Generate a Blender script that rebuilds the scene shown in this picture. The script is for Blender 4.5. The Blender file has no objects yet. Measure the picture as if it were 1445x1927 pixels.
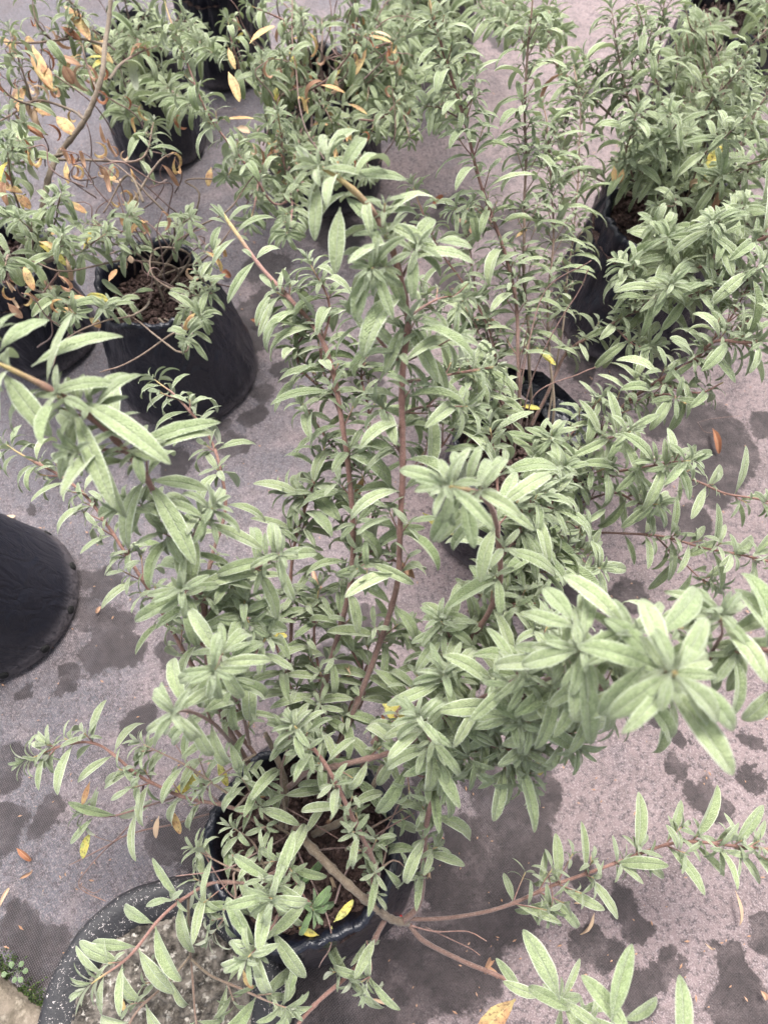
import bpy, math, random
from mathutils import Vector, Matrix, noise, Quaternion
R = math.radians
rng = random.Random(7)
SC = bpy.context.scene
C = SC.collection
# ---------------------------------------------------------------- camera, sky, sun, exposure
CAM_H = 1.30; PITCH = R(64.5); FPX = 1285.0
cam_d = bpy.data.cameras.new('camera'); cam = bpy.data.objects.new('camera', cam_d); C.objects.link(cam)
cam.location = (0, 0, CAM_H); cam.rotation_euler = (R(90) - PITCH, 0, 0)
cam_d.sensor_fit = 'VERTICAL'; cam_d.sensor_height = 36; cam_d.lens = 36 * FPX / 1927
cam_d.clip_start = 0.02; cam_d.clip_end = 200
cam_d.dof.use_dof = True; cam_d.dof.focus_distance = 0.97; cam_d.dof.aperture_fstop = 4.5
SC.camera = cam
SUN_EL, SUN_AZ = R(62), R(-35)
w = bpy.data.worlds.new('World'); SC.world = w; w.use_nodes = True
nt = w.node_tree; bg = nt.nodes['Background']
sky = nt.nodes.new('ShaderNodeTexSky'); sky.sky_type = 'NISHITA'; sky.sun_disc = False
sky.sun_elevation = SUN_EL; sky.sun_rotation = SUN_AZ; sky.air_density = 0.7; sky.dust_density = 5.0; sky.ozone_density = 0.6
hs = nt.nodes.new('ShaderNodeHueSaturation'); hs.inputs['Saturation'].default_value = .35
nt.links.new(sky.outputs[0], hs.inputs['Color']); nt.links.new(hs.outputs[0], bg.inputs[0]); bg.inputs[1].default_value = 0.14
sl = bpy.data.lights.new('sun', 'SUN'); sl.energy = 2.2; sl.angle = R(22); sl.color = (1, .95, .9)
so = bpy.data.objects.new('sun', sl); C.objects.link(so)
so.rotation_euler = (R(90) - SUN_EL, 0, SUN_AZ + R(180)); so.location = (0, 0, 5)
SC.view_settings.view_transform = 'Standard'; SC.view_settings.look = 'None'
SC.view_settings.gamma = 1; SC.view_settings.exposure = 1.45

cp, sp_ = math.cos(PITCH), math.sin(PITCH)
def W(px, py, h=0.0):
    """the place at height h seen at photo position (px, py)"""
    u = (px - 722.5) / FPX; v = (py - 963.5) / FPX
    d = Vector((u, cp - v * sp_, -sp_ - v * cp))
    return Vector((0, 0, CAM_H)) + d * ((h - CAM_H) / d.z)

# ---------------------------------------------------------------- materials
def newmat(name):
    m = bpy.data.materials.new(name); m.use_nodes = True
    return m, m.node_tree, m.node_tree.nodes['Principled BSDF']
class N:
    """small node helper"""
    def __init__(s, nt): s.nt = nt
    def add(s, t, **k):
        n = s.nt.nodes.new(t)
        for a, b in k.items(): setattr(n, a, b)
        return n
    def val(s, sock, v):
        if isinstance(v, (int, float)): sock.default_value = v
        elif isinstance(v, (tuple, list)): sock.default_value = tuple(v) + ((1,) if len(v) == 3 and sock.type == 'RGBA' else ())
        else: s.nt.links.new(v, sock)
    def math(s, op, a, b=None, c=None, clamp=False):
        n = s.add('ShaderNodeMath', operation=op); n.use_clamp = clamp
        s.val(n.inputs[0], a)
        if b is not None: s.val(n.inputs[1], b)
        if c is not None: s.val(n.inputs[2], c)
        return n.outputs[0]
    def vmath(s, op, a, b=None):
        n = s.add('ShaderNodeVectorMath', operation=op); s.val(n.inputs[0], a)
        if b is not None: s.val(n.inputs[1], b)
        return n.outputs[1] if op in ('DISTANCE', 'LENGTH', 'DOT_PRODUCT') else n.outputs[0]
    def noise(s, vec, scale, detail=3, rough=.55, color=False, dist=0):
        n = s.add('ShaderNodeTexNoise'); s.val(n.inputs['Vector'], vec); n.inputs['Scale'].default_value = scale
        n.inputs['Detail'].default_value = detail; n.inputs['Roughness'].default_value = rough; n.inputs['Distortion'].default_value = dist
        return n.outputs[1 if color else 0]
    def ramp(s, f, a, b, smooth=True):
        n = s.add('ShaderNodeMapRange'); n.clamp = True
        if smooth: n.interpolation_type = 'SMOOTHSTEP'
        s.val(n.inputs[0], f); n.inputs[1].default_value = a; n.inputs[2].default_value = b
        return n.outputs[0]
    def mix(s, f, a, b, mode='MIX'):
        n = s.add('ShaderNodeMix', data_type='RGBA', blend_type=mode)
        s.val(n.inputs[0], f); s.val(n.inputs[6], a); s.val(n.inputs[7], b)
        return n.outputs[2]
    def bump(s, h, strength, dist, normal=None):
        n = s.add('ShaderNodeBump'); s.val(n.inputs['Height'], h); n.inputs['Strength'].default_value = strength
        n.inputs['Distance'].default_value = dist
        if normal is not None: s.nt.links.new(normal, n.inputs['Normal'])
        return n.outputs[0]

def leaf_material(name, base_a, base_b, young, edge, under, trans=.14):
    m, nt, p = newmat(name); n = N(nt)
    uv = n.add('ShaderNodeUVMap').outputs[0]
    sx = n.add('ShaderNodeSeparateXYZ'); nt.links.new(uv, sx.inputs[0]); U, V = sx.outputs[0], sx.outputs[1]
    at = n.add('ShaderNodeAttribute'); at.attribute_name = 'leafdata'
    sc = n.add('ShaderNodeSeparateColor'); nt.links.new(at.outputs[0], sc.inputs[0]); rnd, yg = sc.outputs[0], sc.outputs[1]
    pos = n.add('ShaderNodeTexCoord').outputs['Object']
    av = n.math('ABSOLUTE', n.math('SUBTRACT', V, .5))            # 0 midrib .. 0.5 margin
    f1 = n.noise(pos, 90, 3)
    col = n.mix(rnd, base_a, base_b)
    col = n.mix(n.math('MULTIPLY', yg, .75), col, young)
    col = n.mix(n.ramp(f1, .35, .7), col, n.mix(.22, col, base_a, 'MULTIPLY'))
    sp = n.noise(pos, 900, 2, .7)
    col = n.mix(n.math('MULTIPLY', n.ramp(sp, .5, .72), .32), col, edge)
    vc = n.add('ShaderNodeTexVoronoi'); nt.links.new(pos, vc.inputs['Vector']); vc.inputs['Scale'].default_value = 480
    col = n.mix(n.math('MULTIPLY', n.ramp(vc.outputs['Distance'], .35, .75), .42), col, n.mix(1, col, (.55, .62, .5), 'MULTIPLY'))
    mid = n.ramp(av, .035, .008)
    col = n.mix(n.math('MULTIPLY', mid, n.math('MULTIPLY', rnd, .35)), col, edge)
    mg = n.ramp(av, .425, .48)
    col = n.mix(n.math('MULTIPLY', mg, n.math('MULTIPLY_ADD', rnd, .55, .2)), col, edge)
    geo = n.add('ShaderNodeNewGeometry')
    col2 = n.mix(geo.outputs['Backfacing'], col, under)
    nt.links.new(col2, p.inputs['Base Color'])
    p.inputs['Roughness'].default_value = .8; p.inputs['Specular IOR Level'].default_value = .25
    p.inputs['Sheen Weight'].default_value = .35; p.inputs['Sheen Roughness'].default_value = .45
    # veins: slanting ripples along the blade plus fine net
    sl = n.math('MULTIPLY', n.math('SUBTRACT', n.math('MULTIPLY', U, 1.0), n.math('MULTIPLY', av, .45)), 120)
    vn = n.math('SINE', sl)
    vo = n.add('ShaderNodeTexVoronoi'); nt.links.new(pos, vo.inputs['Vector']); vo.inputs['Scale'].default_value = 520
    h = n.math('ADD', n.math('MULTIPLY', vn, .3), n.math('MULTIPLY', vo.outputs[0], 1.2))
    h = n.math('SUBTRACT', h, n.math('MULTIPLY', n.ramp(av, .07, .0), 1.5))
    nt.links.new(n.bump(h, .9, .0011), p.inputs['Normal'])
    tr = n.add('ShaderNodeBsdfTranslucent'); nt.links.new(n.mix(1, col, (.9, 1, .55), 'MULTIPLY'), tr.inputs[0])
    ms = n.add('ShaderNodeMixShader'); ms.inputs[0].default_value = trans
    nt.links.new(p.outputs[0], ms.inputs[1]); nt.links.new(tr.outputs[0], ms.inputs[2])
    nt.links.new(ms.outputs[0], nt.nodes['Material Output'].inputs[0])
    return m
M = {}
M['leaf'] = leaf_material('sage_leaf', (.212, .270, .122), (.385, .440, .245), (.40, .49, .28), (.74, .78, .67), (.50, .54, .41))
M['leaf_fresh'] = leaf_material('fresh_leaf', (.13, .24, .08), (.2, .32, .12), (.25, .38, .16), (.35, .5, .22), (.3, .42, .2))

def aged_leaf(name, a, b, spot, amount, curl=False):
    m, nt, p = newmat(name); n = N(nt)
    pos = n.add('ShaderNodeTexCoord').outputs['Object']
    uv = n.add('ShaderNodeUVMap').outputs[0]
    sx = n.add('ShaderNodeSeparateXYZ'); nt.links.new(uv, sx.inputs[0]); av = n.math('ABSOLUTE', n.math('SUBTRACT', sx.outputs[1], .5))
    col = n.mix(n.ramp(n.noise(pos, 60, 4), .35, .65), a, b)
    col = n.mix(n.math('MULTIPLY', n.ramp(n.noise(pos, 230, 4, .7), .62 - amount, .72 - amount), .8), col, spot)
    col = n.mix(n.math('MULTIPLY', n.ramp(av, .05, .01), .3), col, (.75, .65, .35))
    nt.links.new(col, p.inputs['Base Color']); p.inputs['Roughness'].default_value = .7
    nt.links.new(n.bump(n.noise(pos, 300, 3), .5, .001), p.inputs['Normal'])
    tr = n.add('ShaderNodeBsdfTranslucent'); nt.links.new(col, tr.inputs[0])
    ms = n.add('ShaderNodeMixShader'); ms.inputs[0].default_value = .2
    nt.links.new(p.outputs[0], ms.inputs[1]); nt.links.new(tr.outputs[0], ms.inputs[2])
    nt.links.new(ms.outputs[0], nt.nodes['Material Output'].inputs[0])
    return m
M['yellow'] = aged_leaf('yellow_leaf_blade', (.56, .43, .19), (.48, .26, .13), (.2, .12, .07), .10)
M['yellow_lime'] = aged_leaf('yellow_spotted_blade', (.62, .50, .10), (.40, .42, .14), (.16, .13, .04), .11)
M['brown'] = aged_leaf('withered_blade', (.36, .2, .12), (.45, .28, .19), (.2, .1, .06), .02)
M['pale'] = aged_leaf('dry_pale_blade', (.58, .42, .28), (.5, .36, .25), (.3, .17, .1), .0)
M['rust'] = aged_leaf('rust_dry_blade', (.38, .16, .08), (.3, .13, .07), (.12, .06, .04), .03)

def bark(name, young, mid, old):
    m, nt, p = newmat(name); n = N(nt)
    at = n.add('ShaderNodeAttribute'); at.attribute_name = 'leafdata'
    sc = n.add('ShaderNodeSeparateColor'); nt.links.new(at.outputs[0], sc.inputs[0])
    pos = n.add('ShaderNodeTexCoord').outputs['Object']
    age = sc.outputs[1]
    col = n.mix(n.ramp(age, .15, .6), old, mid); col = n.mix(n.ramp(age, .9, .99), col, young)
    nz = n.noise(pos, 180, 4, .65)
    col = n.mix(n.ramp(nz, .35, .7), n.mix(.6, col, (.55, .45, .42), 'MULTIPLY'), col)
    col = n.mix(n.math('MULTIPLY', n.ramp(n.noise(pos, 700, 2), .55, .75), .4), col, (.5, .42, .36))
    nt.links.new(col, p.inputs['Base Color']); p.inputs['Roughness'].default_value = .8; p.inputs['Sheen Weight'].default_value = .2
    nt.links.new(n.bump(nz, .8, .0015), p.inputs['Normal'])
    return m
M['bark'] = bark('red_brown_bark', (.42, .34, .14), (.24, .130, .105), (.17, .105, .085))
M['bark_grey'] = bark('grey_bark', (.36, .25, .17), (.21, .145, .11), (.17, .135, .095))
M['twig'] = bark('dry_twig_bark', (.4, .24, .18), (.22, .13, .11), (.15, .1, .09))

def bag_material(name, rough, dust, grime=.5):
    m, nt, p = newmat(name); n = N(nt)
    tc = n.add('ShaderNodeTexCoord').outputs['Object']
    sx = n.add('ShaderNodeSeparateXYZ'); nt.links.new(tc, sx.inputs[0])
    nz = n.noise(tc, 9, 5, .6); fine = n.noise(tc, 160, 4, .7)
    low = n.math('MULTIPLY', n.ramp(n.math('ADD', sx.outputs[2], n.math('MULTIPLY', nz, .05)), .085, .02), grime)
    d = n.math('ADD', n.math('MULTIPLY', n.ramp(nz, .52, .85), dust), low, clamp=True)
    d = n.math('MULTIPLY', d, n.ramp(fine, .25, .6))
    col = n.mix(d, (.008, .0095, .017), (.19, .165, .175))
    nt.links.new(col, p.inputs['Base Color'])
    p.inputs['Specular IOR Level'].default_value = .5
    nt.links.new(n.math('ADD', n.math('MULTIPLY', d, .4), n.math('MULTIPLY_ADD', fine, .15, rough)), p.inputs['Roughness'])
    st = n.add('ShaderNodeMapping'); nt.links.new(tc, st.inputs[0]); st.inputs['Scale'].default_value = (1, 1, .35)
    cr = n.noise(st.outputs[0], 26, 4, .5, dist=.8)
    h = n.math('ADD', n.math('ABSOLUTE', n.math('SUBTRACT', cr, .5)), n.math('MULTIPLY', fine, .05))
    nt.links.new(n.bump(h, .9, .016), p.inputs['Normal'])
    return m
M['bag'] = bag_material('black_plastic_bag', .22, .3, .8)
M['pot'] = bag_material('black_smooth_plastic', .34, .4, .9)

def soil_material(name, a, b, c_, scale):
    m, nt, p = newmat(name); n = N(nt)
    tc = n.add('ShaderNodeTexCoord').outputs['Object']
    vo = n.add('ShaderNodeTexVoronoi'); nt.links.new(tc, vo.inputs['Vector']); vo.inputs['Scale'].default_value = scale
    col = n.mix(n.ramp(n.noise(tc, scale * .6, 6, .75), .34, .66), a, b)
    col = n.mix(n.ramp(n.noise(tc, scale * 1.4, 3, .6), .55, .7), col, c_)
    nt.links.new(col, p.inputs['Base Color']); p.inputs['Roughness'].default_value = .95
    h = n.math('ADD', vo.outputs[0], n.noise(tc, scale * 2, 4))
    nt.links.new(n.bump(h, 1, .006), p.inputs['Normal'])
    return m
M['soil'] = soil_material('potting_soil', (.045, .026, .022), (.13, .08, .07), (.19, .125, .115), 120)
M['grit'] = soil_material('mossy_grit', (.018, .015, .012), (.20, .175, .15), (.44, .41, .365), 55)
M['moss'] = soil_material('moss', (.03, .06, .015), (.09, .15, .03), (.13, .1, .06), 160)
M['kerb'] = soil_material('weathered_kerb', (.09, .075, .055), (.17, .14, .11), (.22, .19, .15), 40)

def tub_material():
    m, nt, p = newmat('speckled_black_rubber'); n = N(nt)
    tc = n.add('ShaderNodeTexCoord').outputs['Object']
    ln = n.vmath('LENGTH', tc)
    f = n.noise(tc, 150, 4, .8); g = n.noise(tc, 14, 3)
    vs = n.add('ShaderNodeTexVoronoi'); wv_ = n.vmath('SCALE', n.noise(tc, 60, 4, .7, color=True)); wv_.node.inputs[3].default_value = .03; nt.links.new(n.vmath('ADD', tc, wv_), vs.inputs['Vector']); vs.inputs['Scale'].default_value = 300
    sr = n.add('ShaderNodeSeparateColor'); nt.links.new(vs.outputs['Color'], sr.inputs[0])
    k = n.math('MULTIPLY', n.ramp(n.math('ADD', vs.outputs['Distance'], n.math('MULTIPLY', n.math('SUBTRACT', f, .5), .8)), .34, .22), n.ramp(n.math('ADD', sr.outputs[0], n.math('MULTIPLY', g, .9)), 1.08, 1.16))
    sx = n.add('ShaderNodeSeparateXYZ'); nt.links.new(tc, sx.inputs[0])
    k = n.math('MULTIPLY', k, n.ramp(sx.outputs[2], .06, .10))
    col = n.mix(k, (.014, .014, .017), (.42, .38, .37))
    nt.links.new(col, p.inputs['Base Color']); p.inputs['Roughness'].default_value = .5
    nt.links.new(n.bump(f, .5, .003), p.inputs['Normal'])
    return m
M['tub'] = tub_material()
m, nt_, p = newmat('red_plastic'); p.inputs['Base Color'].default_value = (.55, .02, .02, 1); p.inputs['Roughness'].default_value = .35; M['red'] = m
m, nt_, p = newmat('drain_hole_dark'); p.inputs['Base Color'].default_value = (.004, .004, .004, 1); p.inputs['Roughness'].default_value = .9; M['hole'] = m

# wet patches of the ground cloth, and darker rings round the pot feet: (px, py, radius px)
WET_DARK = [(330, 868, 45), (440, 840, 40), (490, 740, 35), (160, 1150, 35), (120, 1270, 30), (50, 1300, 28), (1090, 690, 45), (820, 1660, 60), (800, 1480, 50), (380, 1640, 50), (640, 1830, 70), (1060, 1110, 50), (160, 1880, 0), (195, 1100, 45), (210, 1170, 55), (185, 1230, 60), (240, 1220, 40), (155, 1090, 30), (335, 1220, 60), (250, 1370, 40), (275, 1345, 35), (120, 1290, 25),
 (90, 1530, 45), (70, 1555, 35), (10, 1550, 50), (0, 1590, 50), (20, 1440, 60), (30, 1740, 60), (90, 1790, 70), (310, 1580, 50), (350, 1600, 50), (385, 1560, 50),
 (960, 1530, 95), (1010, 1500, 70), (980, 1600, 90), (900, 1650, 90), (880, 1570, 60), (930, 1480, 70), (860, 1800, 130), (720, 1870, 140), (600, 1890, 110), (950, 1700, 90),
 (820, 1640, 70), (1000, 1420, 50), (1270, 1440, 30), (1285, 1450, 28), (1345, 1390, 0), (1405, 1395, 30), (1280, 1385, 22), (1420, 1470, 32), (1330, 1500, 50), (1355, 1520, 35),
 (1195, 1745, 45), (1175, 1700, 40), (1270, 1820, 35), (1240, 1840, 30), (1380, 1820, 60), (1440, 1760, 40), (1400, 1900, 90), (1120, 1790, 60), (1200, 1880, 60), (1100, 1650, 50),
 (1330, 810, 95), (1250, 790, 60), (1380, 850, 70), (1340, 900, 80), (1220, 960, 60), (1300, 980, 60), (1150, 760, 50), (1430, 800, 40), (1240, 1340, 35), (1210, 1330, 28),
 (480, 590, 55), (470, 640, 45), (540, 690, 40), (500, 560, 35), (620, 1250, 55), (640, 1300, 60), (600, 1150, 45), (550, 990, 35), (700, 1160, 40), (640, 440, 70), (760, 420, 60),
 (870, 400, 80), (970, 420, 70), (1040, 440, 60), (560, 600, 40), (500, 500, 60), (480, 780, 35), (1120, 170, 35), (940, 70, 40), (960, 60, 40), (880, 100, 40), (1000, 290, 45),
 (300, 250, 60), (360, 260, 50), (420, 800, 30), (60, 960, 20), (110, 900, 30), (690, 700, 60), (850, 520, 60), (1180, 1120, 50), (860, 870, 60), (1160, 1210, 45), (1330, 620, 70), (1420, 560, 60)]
def ground_material():
    m, nt, p = newmat('woven_ground_cloth'); n = N(nt)
    tc = n.add('ShaderNodeTexCoord').outputs['Object']
    warp = n.vmath('SCALE', n.vmath('SUBTRACT', n.noise(tc, 16, 5, .65, color=True), (.5, .5, .5))); warp.node.inputs[3].default_value = .10
    flat = n.vmath('MULTIPLY', n.vmath('ADD', tc, warp), (1, 1, 0))
    wet = None  # mask of the wet patches and the darker rings at the pot feet
    for (x, y, r) in WET_DARK:
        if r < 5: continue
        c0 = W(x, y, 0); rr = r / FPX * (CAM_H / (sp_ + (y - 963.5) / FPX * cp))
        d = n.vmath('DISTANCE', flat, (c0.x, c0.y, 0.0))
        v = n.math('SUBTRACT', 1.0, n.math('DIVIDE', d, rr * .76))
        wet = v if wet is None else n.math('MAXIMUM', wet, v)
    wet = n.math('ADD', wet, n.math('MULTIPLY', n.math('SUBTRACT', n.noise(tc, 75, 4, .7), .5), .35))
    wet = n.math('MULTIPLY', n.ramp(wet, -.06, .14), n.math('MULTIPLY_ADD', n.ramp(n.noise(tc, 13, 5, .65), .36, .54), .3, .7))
    big = n.noise(tc, 2.3, 4, .6); med = n.noise(tc, 11, 5, .65); fine = n.noise(tc, 330, 3, .75); grain = n.noise(tc, 110, 4, .7)
    sx = n.add('ShaderNodeSeparateXYZ'); nt.links.new(tc, sx.inputs[0])
    # silt film (pinkish) over the blue-grey cloth; thicker on the right side of the walk
    side = n.math('MULTIPLY_ADD', sx.outputs[0], .75, .45)
    film = n.ramp(n.math('ADD', n.math('MULTIPLY', big, .9), n.math('MULTIPLY_ADD', med, .6, n.math('MULTIPLY', side, .5))), .68, 1.12)
    col = n.mix(film, (.132, .128, .148), (.245, .188, .188))
    col = n.mix(n.math('MULTIPLY', n.ramp(med, .5, .75), .5), col, (.33, .27, .275))
    col = n.mix(n.math('MULTIPLY', n.ramp(n.noise(tc, 7, 6, .75), .48, .66), .62), col, (.105, .082, .082))
    col = n.mix(n.math('MULTIPLY', n.ramp(n.noise(tc, 34, 5, .7), .52, .68), .5), col, (.085, .068, .07))
    col = n.mix(n.math('MULTIPLY', n.ramp(grain, .52, .38), .8), col, (.075, .062, .068))
    col = n.mix(n.math('MULTIPLY', n.ramp(fine, .5, .64), .7), col, (.42, .35, .355))
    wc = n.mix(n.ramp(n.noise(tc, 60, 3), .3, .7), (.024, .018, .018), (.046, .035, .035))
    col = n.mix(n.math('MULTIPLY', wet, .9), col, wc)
    # weave
    mp = n.add('ShaderNodeMapping'); nt.links.new(tc, mp.inputs[0]); mp.inputs['Rotation'].default_value = (0, 0, .12)
    s2 = n.add('ShaderNodeSeparateXYZ'); nt.links.new(mp.outputs[0], s2.inputs[0])
    k = 2 * math.pi / .0046
    wv = n.math('MULTIPLY', n.math('SINE', n.math('MULTIPLY', s2.outputs[0], k)), n.math('SINE', n.math('MULTIPLY', s2.outputs[1], k)))
    show = n.ramp(n.noise(tc, 4, 3), .35, .6)
    wv = n.math('MULTIPLY', wv, n.math('SUBTRACT', 1.05, n.math('MULTIPLY', film, .75)))
    col = n.mix(n.math('MULTIPLY', n.ramp(wv, 0, .8), .28), col, (.34, .32, .36))
    nt.links.new(col, p.inputs['Base Color'])
    nt.links.new(n.math('MULTIPLY_ADD', wet, -.25, .85), p.inputs['Roughness'])
    h = n.math('ADD', n.math('MULTIPLY', wv, .35), n.math('ADD', n.math('MULTIPLY', grain, .8), fine))
    nt.links.new(n.bump(h, 1.0, .004), p.inputs['Normal'])
    return m
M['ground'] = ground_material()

# ---------------------------------------------------------------- object helpers
def tag(o, label=None, cat=None, group=None, kind=None):
    for k, v in (('label', label), ('category', cat), ('group', group), ('kind', kind)):
        if v: o[k] = v
    return o
def link(name, verts, faces, mat, parent=None, smooth=True, uv=None, data=None, loc=None):
    me = bpy.data.meshes.new(name)
    off = parent_origin(parent) if parent is not None else (loc if loc is not None else Vector((0, 0, 0)))
    me.from_pydata([(v[0] - off[0], v[1] - off[1], v[2] - off[2]) for v in verts], [], faces)
    if smooth: me.polygons.foreach_set('use_smooth', [True] * len(me.polygons))
    if uv:
        ul = me.uv_layers.new(name='UVMap'); li = [0] * len(me.loops); me.loops.foreach_get('vertex_index', li)
        flat = []
        for i in li: flat += uv[i]
        ul.data.foreach_set('uv', flat)
    if data:
        ca = me.color_attributes.new('leafdata', 'FLOAT_COLOR', 'POINT'); flat = []
        for d in data: flat += [d[0], d[1], 0, 1]
        ca.data.foreach_set('color', flat)
    me.materials.append(mat); me.update()
    o = bpy.data.objects.new(name, me); C.objects.link(o)
    if parent is not None: o.parent = parent
    elif loc is not None: o.location = loc
    return o
def parent_origin(p):
    v = Vector((0, 0, 0))
    while p is not None: v += p.location; p = p.parent
    return v
def empty(name, loc):
    o = bpy.data.objects.new(name, None); C.objects.link(o); o.location = loc; o.empty_display_size = .05
    return o

class Buf:
    def __init__(s): s.v = []; s.f = []; s.uv = []; s.d = []
    def build(s, name, mat, parent=None, **k):
        if not s.v: return None
        return link(name, s.v, s.f, mat, parent, uv=s.uv, data=s.d, **k)

PROF = [(0, .10), (.07, .15), (.16, .44), (.28, .76), (.42, .96), (.55, 1), (.68, .94), (.80, .78), (.90, .54), (.965, .30), (1, .06)]
VS = (-1, -.72, -.36, 0, .36, .72, 1)
def leaf(b, base, d, up, L, wd, recurve=1.0, droop=.4, fold=.25, rnd=.5, yg=0, curl=0, nrow=None, twist=0):
    """a lanceolate blade: d = direction at its foot, up = side its upper face looks to"""
    d = d.normalized(); side = d.cross(up)
    if side.length < 1e-4: side = d.cross(Vector((.3, .5, .8)))
    side.normalize()
    prof = PROF; n = len(prof); pos = base.copy(); i0 = len(b.v); tp = 0
    wav = rng.uniform(0, 6.28); wamp = rng.uniform(.0, .05); sideb = rng.uniform(-.35, .35)
    steps = []
    for k, (t, wf) in enumerate(prof):
        dt = t - tp; tp = t
        if k:
            pos = pos + d * (dt * L)
            nrm = side.cross(d)
            d = d - nrm * (recurve * dt) + Vector((0, 0, -1)) * (droop * dt) + side * (sideb * dt)
            if curl: d = d - nrm * (curl * dt * (.4 + t))
            d.normalize()
            side = side - d * side.dot(d); side.normalize()
            if twist: side = (Quaternion(d, twist * dt) @ side)
        nrm = side.cross(d)
        hw = wd * .5 * wf
        for v in VS:
            a = abs(v)
            z = hw * (fold * a * 1.5 - (.55 * max(0, a - .55) ** 1.3 * 1.6) * (1 if fold < .5 else .3)) + hw * .05 * math.sin(wav + t * 21 + v * 2)
            ww = hw * v * (1 - fold * .25 + wamp * math.sin(wav + t * 17 + (2 if v > 0 else 0)))
            q = pos + side * ww + nrm * z
            b.v.append((q.x, q.y, q.z)); b.uv.append((t, .5 + v * .5)); b.d.append((rnd, yg))
    m = len(VS)
    for k in range(n - 1):
        for j in range(m - 1):
            a = i0 + k * m + j
            b.f.append((a, a + 1, a + 1 + m, a + m))

def spline(pts, step=.008, jit=0):
    P = [pts[0] * 2 - pts[1]] + list(pts) + [pts[-1] * 2 - pts[-2]]
    out = []
    for i in range(1, len(P) - 2):
        a, b_, c, d = P[i - 1:i + 3]
        n = max(2, int((c - b_).length / step))
        for k in range(n):
            t = k / n
            q = .5 * ((2 * b_) + (c - a) * t + (2 * a - 5 * b_ + 4 * c - d) * t * t + (3 * b_ - a - 3 * c + d) * t ** 3)
            out.append(q)
    out.append(pts[-1].copy())
    if jit:
        s = rng.uniform(0, 100)
        for i, q in enumerate(out):
            f = min(1, i / 6, (len(out) - 1 - i) / 6 + .3)
            out[i] = q + Vector((noise.noise(Vector((s, i * .06, 0))), noise.noise(Vector((s + 31.7, i * .06, 5.2))), noise.noise(Vector((s + 67.1, i * .06, 9.4))))) * jit * f
    return out
def tube(b, path, r0, r1, age0=0, age1=1, ns=7, rnd=.5, power=1.0, nodes=None, taper=0):
    n = len(path); i0 = len(b.v); ref = Vector((.2, .3, 1))
    for i, q in enumerate(path):
        t = (path[min(i + 1, n - 1)] - path[max(i - 1, 0)])
        if t.length < 1e-7: t = Vector((0, 0, 1))
        t.normalize()
        x = t.cross(ref)
        if x.length < .1: x = t.cross(Vector((1, 0, 0)))
        x.normalize(); y = x.cross(t); ref = y
        f = i / (n - 1); r = r0 + (r1 - r0) * f ** power
        if taper: r *= min(1, .45 + (n - 1 - i) / taper)
        r *= 1 + .10 * noise.noise(q * 120) + (.25 if nodes and i in nodes else 0)
        for k in range(ns):
            a = 2 * math.pi * k / ns
            p = q + (x * math.cos(a) + y * math.sin(a)) * r
            b.v.append((p.x, p.y, p.z)); b.uv.append((f, k / ns)); b.d.append((rnd, age0 + (age1 - age0) * f))
    for i in range(n - 1):
        for k in range(ns):
            a = i0 + i * ns + k; c = i0 + i * ns + (k + 1) % ns
            b.f.append((a, c, c + ns, a + ns))
    b.f.append(tuple(i0 + (n - 1) * ns + k for k in range(ns)))
Z = Vector((0, 0, 1))
def perp(t):
    x = t.cross(Z)
    if x.length < .15: x = t.cross(Vector((0, 1, 0)))
    return x.normalized()
def tip_cluster(fb, pos, t, L, wr, n=3, phi=0, yg=.8, open_=1.0, rc=1.0):
    x = perp(t); y = x.cross(t); rc = min(rc, 1.25)
    for k in range(n):
        f = k / max(1, n - 1); a = phi + k * math.pi / 2 + rng.uniform(-.2, .2)
        ang = R((64 - 50 * f) * open_ + rng.uniform(-6, 6)); l = L * (.84 - .40 * f) * rng.uniform(.88, 1.12)
        p = pos + t * (k * .004 - .010)
        for s in (0, math.pi):
            o = x * math.cos(a + s) + y * math.sin(a + s)
            if o.z < -.5: o = (o + Z * .5 + x * rng.uniform(-.5, .5)).normalized()
            d = t * math.cos(ang) + o * math.sin(ang)
            leaf(fb, p, d, t * 1.0 + Z * .35, l * rng.uniform(.9, 1.08), l * wr * rng.uniform(.9, 1.1), rc * (1.35 - .7 * f) * rng.uniform(.8, 1.3), .2, .42, rng.random(), yg * (.4 + .6 * f))
def bud(fb, pos, t, L, wr):
    x = perp(t); a = rng.uniform(0, 3)
    for s in (0, math.pi):
        o = x * math.cos(a + s) + x.cross(t) * math.sin(a + s)
        leaf(fb, pos + t * .006, t * .93 + o * .3, t - o * .8, L * .2, L * wr * .32, .2, 0, .3, .9, 1)
def shoot(sb, fb, pos, d, length, L, wr, npairs=2, age=.85):
    """short axillary shoot with its own pairs of small leaves"""
    path = spline([pos, pos + d * length * .5 + Z * length * .08, pos + (d + Z * .25).normalized() * length], .006)
    tube(sb, path, .0011, .0007, age, min(1, age + .12), 5)
    t = (path[-1] - path[-2]).normalized(); x = perp(t); y = x.cross(t); phi = rng.uniform(0, 6.28)
    for k in range(npairs):
        f = (k + 1) / npairs; q = path[int(f * (len(path) - 1))]; a = phi + k * math.pi / 2
        for s in (0, math.pi):
            o = x * math.cos(a + s) + y * math.sin(a + s); ang = R(rng.uniform(42, 66))
            l = L * rng.uniform(.42, .7) * (1.1 - .35 * f)
            leaf(fb, q, t * math.cos(ang) + o * math.sin(ang), t + Z * .6, l, l * wr * 1.05, rng.uniform(.3, 1.0), .35, .25, rng.random(), .15 + .3 * f)
    tip_cluster(fb, path[-1], t, L * .42, wr, 2, phi + .7, .7)

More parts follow.
